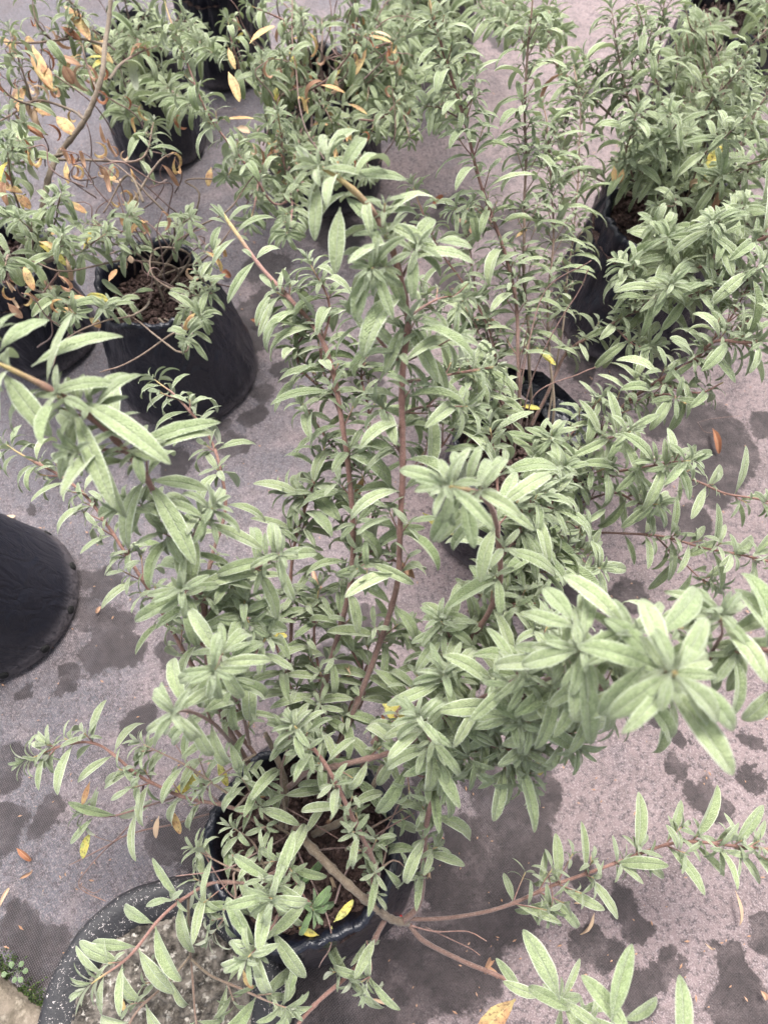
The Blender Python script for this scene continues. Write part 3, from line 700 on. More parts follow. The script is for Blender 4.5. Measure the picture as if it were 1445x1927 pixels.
grow(K, P((500, 1560, .28), (440, 1520, .3), (350, 1505, .3), (290, 1480, .31), (255, 1460, .32), (190, 1405, .33), (130, 1402, .34), (55, 1428, .35)), .0028, .0016, L=.054, start=.3, sp=.036, sh=.6)
grow(K, P((330, 1500, .28), (270, 1520, .25), (210, 1535, .24), (158, 1532, .24)), .0018, .0012, L=.05, start=.2, sp=.036, sh=.3, mat='twig')
grow(K, P((270, 1480, .28), (262, 1530, .25), (235, 1560, .2), (205, 1592, .17), (130, 1628, .14)), .0016, .0008, bare=True, mat='twig', age=(.2, .9))
grow(K, P((400, 1530, .27), (330, 1550, .24), (270, 1560, .21), (215, 1585, .18), (165, 1635, .13), (150, 1665, .1), (200, 1695, .08)), .0016, .0006, bare=True, mat='twig', age=(.2, 1))
grow(K, P((215, 1585, .18), (180, 1575, .17), (160, 1560, .17)), .001, .0005, bare=True, mat='twig')
grow(K, P((150, 1665, .1), (175, 1680, .1), (190, 1672, .1)), .001, .0005, bare=True, mat='twig')
grow(K, P((520, 1640, .27), (470, 1665, .27), (400, 1665, .27), (350, 1690, .27), (300, 1730, .28), (240, 1800, .28), (172, 1852, .29)), .0026, .0018, L=.060, start=.25, sp=.038, sh=.5, droop=.2, rc=.4)
grow(K, P((355, 1690, .26), (358, 1790, .2), (366, 1860, .18), (375, 1960, .17)), .002, .0013, L=.04, sp=.06, sh=.1, prune=.6, mat='bark_grey', tip=False)
grow(K, P((357, 1800, .2), (310, 1860, .2), (270, 1900, .2), (225, 1960, .2)), .002, .0014, L=.058, start=.3, sp=.04, sh=.3, tip=False, mat='bark_grey')
grow(K, P((360, 1805, .2), (400, 1840, .19), (450, 1862, .19), (540, 1895, .22)), .002, .0013, L=.058, start=.4, sp=.05, sh=.4, mat='bark_grey')
grow(K, P((545, 1600, .27), (522, 1655, .36), (512, 1692, .42)), .0026, .0018, L=.056, sp=.03, sh=.4, opening=(55, 80))
grow(K, P((540, 1690, .28), (510, 1750, .33), (468, 1800, .39)), .002, .0015, L=.056, sp=.024, sh=.3)
grow(K, P((545, 1640, .25), (575, 1690, .27), (590, 1712, .29)), .0014, .001, L=.045, sp=.02, sh=.2, leafmat='leaf_fresh')
for q in ([(560, 1580, .27), (500, 1540, .3), (470, 1490, .33), (455, 1465, .35)], [(540, 1560, .27), (530, 1460, .34), (545, 1400, .38), (540, 1370, .42)], [(500, 1650, .27), (430, 1630, .28), (370, 1600, .3)], [(580, 1560, .27), (620, 1500, .31), (605, 1400, .38)],
          [(500, 1640, .26), (480, 1590, .28), (440, 1560, .3)], [(445, 1520, .3), (480, 1480, .33), (500, 1470, .35)], [(650, 1600, .28), (700, 1560, .3), (760, 1520, .32)], [(520, 1620, .26), (440, 1640, .27), (440, 1700, .27), (400, 1760, .26)],
          [(480, 1420, .34), (430, 1450, .36), (390, 1480, .37)], [(440, 1500, .32), (350, 1440, .34), (270, 1400, .36)], [(700, 1650, .3), (740, 1620, .31), (770, 1640, .31)]):
    grow(K, P(*q), .002, .0011, L=.048, start=.35, sp=.040, sh=.25, mat='bark_grey')
for q in ([(440, 1520, .3), (400, 1500, .3), (350, 1430, .3), (330, 1400, .3)], [(560, 1560, .26), (490, 1600, .28), (420, 1640, .29), (330, 1650, .28)], [(500, 1500, .28), (560, 1530, .29), (640, 1580, .28)], [(450, 1560, .29), (560, 1490, .28), (700, 1480, .3)],
          [(630, 1700, .28), (650, 1650, .29), (700, 1580, .31), (780, 1530, .33)], [(600, 1600, .27), (700, 1580, .29), (760, 1500, .33)], [(480, 1620, .26), (440, 1690, .27), (380, 1600, .29)], [(560, 1600, .26), (620, 1750, .27), (600, 1820, .24)]):
    grow(K, P(*q), .0012, .0007, bare=True, mat='twig', age=(.0, .6))
add_leaves(b11, [(442, 443, .612, 516, 404, .61, 17, 1.3), (427, 424, .615, 474, 382, .615, 12, 1.4), (418, 424, .615, 397, 470, .60, 19, 1.4), (444, 449, .612, 400, 505, .60, 16, 1.5), (480, 492, .61, 433, 572, .59, 24, 1.0), (481, 490, .61, 527, 463, .60, 20, 1.5),
                 (515, 545, .61, 484, 520, .60, 16, .6), (512, 551, .61, 480, 612, .59, 21, 1.0), (520, 560, .61, 495, 636, .59, 19, 1.0), (523, 548, .61, 558, 592, .60, 21, .9), (425, 420, .62, 391, 413, .62, 9, 1.2), (427, 418, .62, 402, 382, .625, 9, .5), (420, 412, .62, 394, 392, .62, 8, 1.0),
                 (424, 412, .62, 412, 385, .625, 8, .3), (478, 488, .61, 455, 470, .61, 12, 1.0), (445, 445, .612, 470, 455, .60, 11, 1.2), (535, 575, .6, 505, 600, .59, 15, 1.0), (548, 580, .6, 590, 575, .6, 20, 1.2)])
# blades near the lens, where the photograph shows each one
add_leaves(b18, [(150, 755, .79, 325, 860, .79, 50), (5, 700, .83, 95, 818, .80, 48), (60, 690, .83, 225, 632, .80, 42), (90, 745, .81, 225, 720, .80, 36, 1.2), (140, 770, .79, 222, 948, .76, 44), (165, 750, .8, 250, 705, .79, 30, 1.2),
                 (0, 660, .84, 82, 600, .82, 46), (150, 760, .79, 155, 705, .8, 22), (240, 850, .74, 410, 795, .73, 40), (150, 780, .78, 120, 900, .76, 34), (280, 905, .68, 380, 1050, .66, 44), (285, 905, .68, 390, 915, .67, 34), (280, 910, .68, 230, 990, .66, 28)])
add_leaves(b10, [(640, 335, .84, 690, 262, .84, 36), (610, 310, .86, 545, 325, .84, 26), (615, 300, .86, 600, 255, .85, 20), (615, 300, .86, 660, 245, .84, 34), (650, 330, .84, 765, 345, .82, 38), (600, 318, .86, 690, 340, .84, 30), (640, 390, .83, 632, 512, .80, 40),
                 (600, 350, .84, 590, 450, .82, 32), (650, 370, .83, 700, 435, .82, 30), (715, 420, .81, 832, 485, .79, 46), (820, 455, .8, 888, 468, .78, 34), (705, 410, .82, 790, 400, .80, 30, 1.4), (700, 420, .82, 720, 505, .80, 26), (700, 500, .80, 735, 600, .78, 28), (700, 500, .80, 660, 600, .77, 40), (765, 610, .73, 815, 720, .70, 36), (760, 610, .73, 730, 700, .71, 30)])
add_leaves(b9, [(1090, 1222, .74, 985, 1255, .71, 44), (1095, 1225, .74, 1100, 1400, .68, 46), (1080, 1170, .74, 1020, 1110, .72, 44), (1090, 1210, .74, 1120, 1110, .71, 34), (1098, 1225, .74, 1122, 1325, .71, 30), (1085, 1180, .74, 985, 1165, .72, 34), (1088, 1220, .75, 1085, 1175, .75, 22)])
add_leaves(b7, [(1180, 1185, .75, 1070, 1080, .73, 46), (1260, 1262, .82, 1190, 1130, .79, 52), (1265, 1265, .82, 1145, 1345, .78, 50), (1270, 1270, .82, 1350, 1350, .79, 50), (1275, 1275, .81, 1330, 1375, .76, 46), (1275, 1260, .82, 1335, 1190, .80, 40), (1262, 1268, .82, 1235, 1335, .81, 30),
                (1230, 1200, .78, 1325, 1125, .74, 54), (1215, 1250, .79, 1125, 1340, .74, 50), (1180, 1185, .75, 1090, 1225, .73, 40), (1265, 1258, .83, 1230, 1185, .82, 34)])
add_leaves(b8, [(1395, 1212, .69, 1330, 1270, .67, 38), (1395, 1215, .69, 1375, 1300, .66, 40), (1395, 1205, .69, 1345, 1155, .67, 38), (1395, 1210, .69, 1450, 1212, .68, 26), (1450, 1200, .74, 1380, 1110, .7, 44), (1460, 1290, .7, 1408, 1360, .67, 44), (1400, 1210, .69, 1345, 1220, .68, 26)])
add_leaves(b3, [(1053, 1882, .38, 998, 1748, .4, 44, .3), (1190, 1955, .5, 1108, 1830, .48, 40, .3), (1150, 1925, .5, 1170, 1775, .5, 42, .3), (1280, 1990, .5, 1295, 1845, .5, 42, .3), (1090, 1900, .32, 1160, 1880, .33, 24), (1170, 1920, .45, 1240, 1892, .44, 26), (980, 1870, .2, 940, 1800, .22, 22), (1060, 1893, .3, 1110, 1970, .3, 30)])
add_leaves(b14, [(845, 915, .79, 780, 930, .77, 26), (845, 915, .79, 828, 865, .79, 24), (862, 900, .78, 855, 850, .77, 28), (850, 912, .79, 905, 905, .78, 24), (850, 918, .79, 838, 985, .77, 26), (872, 925, .77, 885, 1030, .75, 36), (895, 920, .76, 925, 868, .74, 30)])
for y in ((795, 965, .5, 848, 1010, .5, 20, 'yellow_lime'), (515, 1195, .44, 540, 1197, .44, 14, 'yellow_lime'), (720, 1325, .42, 760, 1350, .41, 34, 'yellow_lime'), (378, 1450, .3, 335, 1500, .28, 22, 'yellow_lime'), (170, 1470, .3, 160, 1515, .28, 12, 'yellow'), (172, 1565, .22, 152, 1612, .2, 18, 'yellow_lime'),
          (318, 1520, .27, 345, 1565, .25, 16, 'yellow'), (300, 1535, .26, 290, 1575, .24, 12, 'pale'), (410, 1430, .3, 428, 1478, .28, 16, 'yellow_lime'), (628, 1735, .27, 668, 1700, .27, 16, 'yellow_lime'), (600, 1760, .26, 562, 1752, .26, 14, 'yellow_lime'), (624, 1742, .26, 625, 1775, .25, 10, 'yellow_lime'),
          (458, 1825, .38, 470, 1862, .36, 13, 'yellow'), (970, 1880, .2, 893, 1940, .17, 38, 'yellow'), (1012, 1425, .46, 1016, 1458, .44, 18, 'yellow_lime'), (500, 1480, .3, 490, 1500, .29, 18, 'yellow'), (228, 1870, .19, 234, 1905, .18, 10, 'yellow'), (685, 895, .5, 668, 945, .49, 15, 'yellow'), (720, 875, .5, 708, 893, .5, 12, 'yellow')):
    pix_leaf(K, *y)
for (x0, y0, h0, x1, y1, l, mt) in ((770, 1055, .5, 775, 1100, .06, 'brown'), (660, 1270, .4, 640, 1220, .05, 'pale'), (722, 1350, .42, 735, 1390, .035, 'rust'), (918, 1825, .17, 935, 1790, .045, 'brown'), (930, 1830, .16, 945, 1850, .04, 'brown'), (808, 1640, .3, 806, 1680, .03, 'pale'),
        (625, 1660, .27, 635, 1695, .03, 'pale'), (690, 1800, .22, 698, 1835, .025, 'brown'), (620, 1540, .27, 600, 1570, .03, 'brown'), (560, 1490, .27, 580, 1520, .03, 'brown'), (620, 1470, .27, 640, 1500, .03, 'brown')):
    a = W(x0, y0, h0); lone_leaf(K, a, W(x1, y1, h0 - .01) - a, Z, l, mt, curl=5)

# ---------------------------------------------------------------- shrub behind, right of centre
K = plantC
grow(K, P((965, 850, .22), (978, 740, .32), (975, 600, .38), (952, 480, .45), (905, 350, .53), (867, 210, .61), (832, 80, .68), (800, -30, .73)), .0036, .002, L=.068, start=.2, sp=.027, sh=.95, mat='bark', tip=False, shl=.04)
grow(K, P((865, 215, .61), (885, 190, .62), (893, 150, .65)), .0014, .001, L=.052, sp=.02, sh=.2)
grow(K, P((860, 220, .6), (830, 205, .6), (800, 200, .61)), .0014, .001, L=.05, sp=.02, sh=.2)
grow(K, P((925, 420, .5), (905, 390, .5), (855, 395, .51)), .0014, .001, L=.05, sp=.025, sh=.3)
grow(K, P((1000, 800, .22), (995, 680, .32), (988, 560, .38), (985, 450, .45), (990, 330, .5), (986, 200, .58), (992, 80, .64), (1002, -20, .69)), .0032, .0016, L=.064, start=.2, sp=.026, sh=.95, mat='bark_grey', shl=.04)
grow(K, P((1030, 830, .22), (1045, 760, .28), (1030, 600, .35), (1040, 450, .42), (1035, 300, .48), (1020, 200, .52)), .0026, .0013, L=.06, start=.3, sp=.03, sh=.8, mat='bark_grey', shl=.035)
grow(K, P((1000, 800, .24), (1040, 710, .29), (1078, 650, .32), (1180, 595, .38), (1260, 530, .43), (1340, 495, .48), (1445, 445, .54), (1540, 410, .56)), .0034, .002, L=.062, start=.25, sp=.026, sh=.75, tip=False, droop=.3)
for q in ([(1180, 595, .38), (1230, 560, .45), (1262, 535, .5)], [(1260, 530, .44), (1300, 560, .46), (1340, 540, .5)], [(1150, 610, .36), (1200, 650, .38), (1230, 650, .4)], [(1340, 495, .5), (1350, 450, .52), (1340, 420, .56)], [(1330, 500, .5), (1390, 520, .5), (1430, 500, .54)],
          [(1340, 640, .46), (1380, 590, .48), (1410, 530, .5)], [(1200, 590, .38), (1200, 540, .42), (1170, 500, .45)]):
    grow(K, P(*q), .0018, .0012, L=.062, sp=.022, sh=.7)
grow(K, P((1030, 880, .27), (1100, 840, .31), (1160, 775, .36), (1200, 742, .38), (1300, 682, .43), (1345, 642, .47), (1410, 645, .5), (1510, 630, .53)), .0034, .002, L=.064, start=.2, sp=.028, sh=.7, tip=False, droop=.3)
for q in ([(1290, 690, .42), (1370, 640, .46), (1400, 605, .49), (1500, 560, .52)], [(1180, 760, .37), (1250, 740, .4), (1290, 760, .42)], [(1240, 720, .4), (1310, 740, .41), (1360, 720, .43)]):
    grow(K, P(*q), .0018, .0012, L=.06, sp=.03, sh=.6, tip=False)
for q in ([(1060, 870, .3), (1120, 835, .34), (1186, 812, .42)], [(1050, 930, .3), (1150, 890, .34), (1230, 880, .4), (1298, 868, .46)], [(1060, 960, .28), (1150, 930, .3), (1200, 950, .32), (1238, 950, .36)], [(990, 880, .28), (1020, 845, .34), (1037, 825, .4)],
          [(1010, 960, .26), (1060, 980, .3), (1100, 1000, .32)], [(1000, 900, .28), (1080, 900, .32), (1140, 880, .36)], [(950, 820, .28), (900, 740, .36), (880, 680, .42)], [(960, 800, .28), (940, 750, .34), (900, 690, .4)], [(1050, 1000, .27), (1100, 1060, .3), (1130, 1070, .33)], [(1040, 860, .3), (1100, 790, .34), (1130, 750, .38)],
          [(1000, 930, .27), (1040, 900, .36), (1060, 880, .42)]):
    grow(K, P(*q), .002, .0013, L=.058, sp=.028, sh=.7, droop=.3)
grow(K, P((1050, 990, .25), (1100, 1003, .25), (1150, 1003, .26), (1240, 1008, .28), (1320, 1030, .3), (1400, 1045, .33), (1510, 1070, .34)), .0022, .0015, L=.056, start=.3, sp=.036, sh=.5, tip=False, droop=.2, rc=.3)
grow(K, P((1235, 1010, .27), (1275, 1050, .25), (1310, 1085, .24), (1345, 1100, .25)), .0016, .001, L=.056, start=.2, sp=.03, sh=.3, droop=.2)
grow(K, P((1200, 880, .34), (1300, 905, .33), (1360, 930, .34), (1420, 940, .36), (1510, 960, .38)), .002, .0014, L=.054, start=.3, sp=.04, sh=.4, tip=False, droop=.1, rc=.3)
grow(K, P((960, 800, .25), (925, 640, .34), (870, 540, .4), (830, 470, .44), (795, 390, .48), (778, 352, .5)), .0024, .0013, L=.052, start=.25, sp=.04, sh=.5)
grow(K, P((965, 810, .25), (905, 640, .33), (880, 590, .36), (850, 560, .38)), .002, .001, L=.046, start=.3, sp=.036, sh=.5)
for q in ([(960, 830, .24), (985, 700, .35), (1020, 560, .42), (1112, 490, .5)], [(970, 830, .24), (1010, 690, .34), (1080, 560, .44), (1105, 505, .48)], [(985, 820, .25), (1010, 740, .33), (1090, 700, .36), (1120, 690, .37)], [(960, 800, .25), (975, 700, .34), (990, 620, .42)]):
    grow(K, P(*q), .0014, .0008, bare=True, mat='twig', age=(.2, .8))
pix_leaf(K, 1010, 655, .35, 1040, 690, .34, 14, 'yellow_lime'); pix_leaf(K, 970, 447, .45, 992, 433, .45, 10, 'yellow'); pix_leaf(K, 980, 765, .28, 1015, 770, .27, 12, 'yellow_lime')

# ---------------------------------------------------------------- random filling growth for the shrubs behind
def fill(root, rim, n, L=.052, hmin=.12, hmax=.32, spread=.22, yellow=0, mat='bark_grey', sp=.032, sh=.5, rcx=0, rcy=0, bare=.1, droop=.5, rc=.9, wr=.225):
    h = root['h']; c0 = W(rim[0], rim[1], h)
    for k in range(n):
        a = rng.uniform(0, 6.28); s = rng.uniform(.25, 1) * spread; up = rng.uniform(hmin, hmax)
        b0 = c0 + Vector((math.cos(a) * .05, math.sin(a) * .05, -.05)); e = c0 + Vector((math.cos(a) * s + rcx, math.sin(a) * s + rcy, up))
        mid = b0.lerp(e, .5) + Vector((rng.uniform(-.03, .03), rng.uniform(-.03, .03), .04)); m2 = b0.lerp(e, .8) + Vector((rng.uniform(-.02, .02), rng.uniform(-.02, .02), .03))
        if rng.random() < bare: grow(root, [b0, mid, m2, e], .0018, .0007, bare=True, mat='twig', age=(0, .8), jit=.02, name='bare_twig')
        else: grow(root, [b0, mid, m2, e], rng.uniform(.002, .003), .0013, L=L * rng.uniform(.85, 1.15), wr=wr, start=.35, sp=sp, sh=sh, mat=mat, yellow=yellow, droop=droop, rc=rc, jit=.012)
K = plantB
for q in ([(1230, 400, .25), (1180, 300, .4), (1190, 250, .46), (1198, 213, .5)], [(1262, 390, .25), (1270, 310, .38), (1292, 252, .45)], [(1235, 300, .3), (1228, 200, .38), (1238, 90, .45), (1252, -10, .52)], [(1300, 400, .28), (1330, 362, .38), (1357, 332, .45)],
          [(1260, 480, .27), (1245, 460, .4), (1232, 420, .48)], [(1270, 490, .27), (1262, 490, .4), (1256, 448, .5)], [(1330, 480, .3), (1370, 430, .42), (1400, 390, .5)], [(1320, 480, .3), (1330, 460, .42), (1325, 440, .5)], [(1270, 390, .28), (1150, 350, .3), (1090, 322, .3), (1060, 290, .31), (1066, 220, .35), (1087, 150, .4)],
          [(1290, 380, .28), (1220, 225, .37), (1150, 165, .41), (1100, 105, .46)], [(1300, 380, .28), (1340, 220, .4), (1400, 110, .46), (1470, 20, .5)], [(1330, 400, .28), (1385, 290, .4), (1460, 140, .48)], [(1220, 380, .26), (1180, 190, .42), (1165, 110, .47), (1150, 20, .52)],
          [(1340, 420, .28), (1400, 330, .4), (1450, 270, .46)], [(1240, 380, .28), (1240, 300, .4), (1240, 265, .46)], [(1350, 420, .28), (1420, 420, .38), (1480, 380, .46)],
          [(1250, 380, .27), (1210, 250, .38), (1190, 120, .44), (1200, 30, .5)], [(1250, 300, .3), (1130, 200, .38), (1040, 110, .42), (1030, 10, .46)]):
    grow(K, P(*q), .0026, .0014, L=.058, start=.3, sp=.03, sh=.6, mat='bark_grey', yellow=.01)
fill(K, (1290, 380), 9, L=.052, spread=.3, hmin=.08, hmax=.3, yellow=.02, rcx=.03)
pix_leaf(K, 1358, 262, .45, 1328, 330, .42, 24, 'yellow_lime'); pix_leaf(K, 1155, 312, .4, 1152, 345, .38, 12, 'yellow'); pix_leaf(K, 1172, 318, .4, 1165, 345, .38, 12, 'yellow')
K = plantD
for q in ([(1380, 40, .25), (1300, 170, .32), (1240, 260, .38)], [(1390, 20, .25), (1290, 100, .36), (1270, 150, .42)], [(1400, 60, .25), (1390, 200, .36), (1430, 260, .42)], [(1380, 30, .25), (1310, 60, .4), (1290, 20, .46)], [(1380, 30, .25), (1300, 230, .3), (1310, 330, .34)]):
    grow(K, P(*q), .0024, .0013, L=.05, start=.3, sp=.032, sh=.6, mat='bark_grey')
for k in range(7):
    grow(K, P((1370 + k * 4, 60, .25), (1290 + k * 14, 170, .3), (1270 + k * 10, 80 - k * 9, .42)), .0014, .0008, bare=True, mat='twig', name='bare_twig')
fill(K, (1400, 15), 10, spread=.24, hmin=.05, hmax=.26)
K = plantI
fill(K, (815, -110), 22, spread=.28, hmin=.02, hmax=.2, L=.055, rcy=-.14)
for q in ([(800, -60, .26), (760, 40, .34), (720, 110, .36)], [(820, -60, .26), (840, 40, .3), (880, 120, .3)], [(800, -60, .26), (700, 60, .32), (690, 190, .32)], [(830, -60, .26), (920, 20, .36), (960, 60, .38)], [(830, -60, .26), (1010, 40, .36), (1060, 60, .4)], [(780, -60, .26), (740, 120, .28), (740, 240, .26)]):
    grow(K, P(*q), .0026, .0013, L=.055, start=.25, sp=.03, sh=.7, mat='bark_grey')
K = plantG
fill(K, (395, -75), 20, spread=.26, hmin=.02, hmax=.2, L=.052, rcy=-.06, yellow=.03)
K = plantE
for q in ([(600, 200, .26), (575, 330, .33), (520, 385, .38), (470, 320, .44), (400, 225, .5), (362, 150, .54), (332, 70, .58), (310, -5, .6)], [(590, 170, .26), (545, 315, .36), (530, 250, .42), (524, 215, .46)], [(560, 180, .28), (620, 150, .4), (690, 62, .5)], [(580, 180, .26), (505, 150, .4), (493, 110, .46)],
          [(600, 200, .26), (470, 160, .36), (445, 110, .42), (430, 40, .46)], [(580, 200, .26), (600, 300, .34), (640, 330, .38)], [(620, 200, .26), (700, 230, .34), (760, 180, .38)], [(620, 180, .26), (660, 300, .3), (690, 330, .34)], [(580, 200, .26), (480, 250, .36), (430, 330, .42)],
          [(580, 200, .26), (500, 300, .34), (470, 420, .38)], [(610, 200, .26), (560, 330, .34), (540, 440, .4)], [(600, 180, .26), (560, 60, .4), (470, 10, .44)]):
    grow(K, P(*q), .003, .0014, L=.056, start=.3, sp=.028, sh=.65, mat='bark', yellow=.05, rc=1.2)
grow(K, P((610, 300, .34), (570, 220, .38), (553, 100, .42), (550, -20, .47)), .0015, .001, bare=True, mat='twig', name='bare_twig')
fill(K, (598, 150), 34, spread=.27, hmin=.02, hmax=.24, yellow=.10, bare=.45)
K = plantF
fill(K, (245, 75), 12, spread=.24, hmin=.0, hmax=.16, yellow=.03)
for q in ([(250, 110, .26), (240, 190, .3), (240, 220, .34)], [(260, 100, .26), (330, 180, .34), (370, 200, .4)], [(240, 80, .26), (340, 60, .36), (400, 100, .4)], [(240, 90, .27), (130, 150, .34), (110, 160, .38)]):
    grow(K, P(*q), .0024, .0013, L=.055, start=.3, sp=.03, sh=.6, mat='bark_grey', yellow=.04)
K = plantH
grow(K, P((35, 480, .22), (70, 410, .34), (88, 340, .38), (110, 290, .40), (165, 220, .44), (195, 140, .48), (203, 60, .5), (208, -30, .54)), .0065, .0036, bare=True, mat='bark_grey', age=(0, .2), name='woody_stem', jit=.006)
for q in ([(160, 225, .44), (135, 205, .44), (75, 190, .45), (30, 215, .45), (-20, 245, .46)], [(203, 85, .48), (150, 70, .48), (60, 78, .5), (-20, 75, .52)], [(185, 170, .46), (165, 120, .45), (155, 80, .45)], [(120, 290, .4), (60, 300, .4), (-20, 320, .42)], [(205, 150, .46), (250, 110, .44), (300, 85, .44)],
          [(110, 300, .4), (190, 305, .4), (270, 300, .42), (290, 230, .43)]):
    grow(K, P(*q), .003, .0014, L=.056, start=.45, sp=.026, sh=.5, mat='bark_grey', yellow=.22)
for q in ([(60, 480, .3), (100, 420, .38), (117, 362, .45)], [(50, 500, .3), (60, 440, .4), (38, 415, .45)], [(60, 500, .3), (110, 480, .38), (118, 445, .43)], [(40, 520, .3), (20, 480, .4), (10, 500, .44)], [(60, 500, .3), (140, 480, .36), (170, 460, .4), (200, 440, .42)], [(40, 400, .36), (20, 330, .44), (15, 270, .5)],
          [(60, 190, .45), (40, 130, .5), (20, 60, .54)], [(70, 200, .45), (20, 180, .5), (-20, 130, .54)], [(100, 80, .48), (70, 40, .52), (60, -10, .55)], [(40, 220, .45), (30, 270, .46), (20, 290, .46)], [(60, 400, .36), (20, 400, .42), (-20, 380, .46)], [(120, 75, .48), (150, 30, .52), (120, -10, .55)],
          [(50, 540, .28), (110, 560, .33), (140, 590, .36)]):
    grow(K, P(*q), .0024, .0013, L=.056, start=.25, sp=.026, sh=.6, mat='bark_grey', yellow=.12, rc=1.0)
for y in ((120, 10, .52, 178, 70, .5, 24, 'yellow'), (62, 85, .5, 85, 168, .47, 26, 'yellow'), (82, 120, .49, 95, 160, .47, 22, 'yellow'), (35, 210, .46, 42, 165, .46, 20, 'yellow'), (65, 205, .45, 100, 215, .44, 28, 'yellow'), (105, 218, .44, 140, 255, .42, 26, 'yellow'), (172, 82, .47, 212, 118, .45, 16, 'yellow'),
          (115, 50, .5, 150, 75, .48, 18, 'rust'), (108, 105, .48, 150, 125, .46, 20, 'brown'), (120, 120, .47, 135, 158, .44, 22, 'brown'), (30, 160, .47, 38, 205, .45, 16, 'brown'), (38, 225, .45, 80, 260, .43, 16, 'rust'), (0, 350, .42, 42, 362, .41, 18, 'yellow'), (30, 365, .42, 60, 390, .4, 20, 'yellow'),
          (125, 378, .42, 162, 402, .4, 16, 'yellow'), (20, 225, .46, 75, 300, .44, 26, 'leaf'), (75, 455, .42, 115, 470, .4, 16, 'yellow'), (45, 500, .4, 65, 545, .38, 18, 'yellow'), (15, 570, .36, 40, 600, .33, 16, 'brown'), (0, 70, .5, 30, 95, .48, 14, 'yellow'), (125, 305, .4, 128, 345, .38, 12, 'yellow')):
    pix_leaf(K, *y)
K = plantA
for q in ([(300, 540, .2), (260, 590, .3), (200, 610, .33), (120, 640, .33), (100, 690, .3)], [(330, 570, .22), (330, 500, .3), (250, 490, .34), (120, 500, .38), (60, 490, .4)], [(300, 560, .22), (360, 480, .32), (300, 470, .34), (290, 520, .33), (345, 560, .3)], [(300, 600, .24), (350, 640, .3), (330, 660, .3), (240, 590, .28)],
          [(300, 540, .24), (350, 560, .32), (340, 620, .3), (190, 700, .28)], [(310, 500, .24), (360, 440, .34), (420, 400, .4), (480, 330, .44)], [(290, 500, .24), (330, 430, .34), (270, 370, .4), (195, 296, .44)], [(270, 380, .4), (240, 330, .42), (195, 400, .38)], [(300, 520, .24), (400, 480, .33), (440, 420, .38)],
          [(250, 380, .4), (300, 310, .42), (330, 290, .43)], [(300, 520, .24), (380, 380, .36), (350, 340, .38), (440, 330, .42)], [(310, 570, .24), (290, 500, .3), (250, 470, .32), (200, 480, .34)]):
    grow(K, P(*q), .0026, .0011, bare=True, mat='bark_grey', age=(0, .5), name='bare_twig', jit=.015)
for q in ([(320, 560, .25), (370, 590, .32), (380, 600, .36)], [(330, 560, .25), (390, 550, .33), (375, 520, .37)], [(330, 540, .25), (400, 500, .33), (380, 470, .36)], [(300, 530, .25), (220, 570, .32), (195, 580, .36)], [(310, 600, .25), (360, 620, .3), (350, 640, .33)], [(300, 500, .25), (240, 470, .36), (190, 450, .4)],
          [(300, 500, .25), (230, 440, .38), (160, 420, .42)], [(300, 500, .25), (250, 420, .36), (240, 410, .42)], [(310, 480, .25), (340, 430, .36), (360, 410, .4)]):
    grow(K, P(*q), .0016, .0010, L=.040, start=.45, sp=.026, sh=.3, mat='bark_grey', yellow=.04)
fill(K, (285, 470), 6, spread=.2, hmin=.04, hmax=.15, L=.042, yellow=.05, bare=1)
for y in ((205, 530, .36, 222, 508, .36, 13, 'yellow'), (165, 560, .36, 130, 562, .36, 10, 'yellow'), (108, 580, .36, 150, 592, .34, 15, 'yellow'), (168, 598, .33, 190, 615, .31, 18, 'yellow'), (195, 430, .4, 222, 445, .38, 12, 'yellow'), (230, 405, .4, 232, 425, .39, 9, 'yellow'), (398, 315, .4, 392, 350, .38, 15, 'yellow'),
          (430, 135, .5, 452, 190, .48, 18, 'yellow'), (470, 82, .48, 512, 48, .48, 16, 'yellow'), (245, 480, .36, 248, 495, .35, 12, 'pale')):
    pix_leaf(K, *y)
K = plantE
for y in ((604, 160, .44, 648, 175, .42, 14, 'yellow'), (690, 68, .48, 738, 82, .46, 13, 'yellow'), (690, 90, .48, 676, 142, .45, 11, 'yellow'), (700, 60, .48, 735, 70, .46, 12, 'pale'), (420, 225, .46, 480, 228, .44, 10, 'yellow'), (445, 240, .44, 470, 248, .43, 22, 'pale'), (430, 90, .46, 440, 130, .44, 12, 'yellow'),
          (545, 98, .42, 556, 130, .4, 12, 'yellow_lime'), (655, 195, .4, 690, 215, .38, 12, 'yellow')):
    pix_leaf(K, *y)

for q in ([(800, -60, .26), (770, 80, .3), (760, 190, .3), (770, 260, .28)], [(790, -60, .26), (720, 120, .3), (700, 250, .28)], [(820, -60, .26), (830, 100, .32), (840, 230, .3)]):
    grow(plantI, P(*q), .0024, .0013, L=.058, start=.25, sp=.03, sh=.7, mat='bark_grey')
for q in ([(960, 800, .26), (900, 560, .34), (880, 440, .38), (890, 380, .42)], [(960, 800, .26), (850, 620, .32), (800, 560, .36)], [(1030, 800, .26), (1080, 430, .36), (1090, 250, .42), (1080, 120, .46)]):
    grow(plantC, P(*q), .0022, .0012, L=.058, start=.3, sp=.034, sh=.6, mat='bark_grey')
for q in ([(620, 1480, .28), (660, 1330, .34), (700, 1230, .38), (760, 1180, .42)], [(580, 1480, .28), (560, 1330, .34), (530, 1240, .4), (500, 1150, .44)], [(640, 1500, .28), (720, 1380, .34), (790, 1290, .38), (810, 1220, .42)], [(600, 1470, .28), (600, 1300, .36), (590, 1200, .4), (600, 1110, .44)]):
    grow(plantM, P(*q), .0024, .0014, L=.052, start=.25, sp=.034, sh=.6)
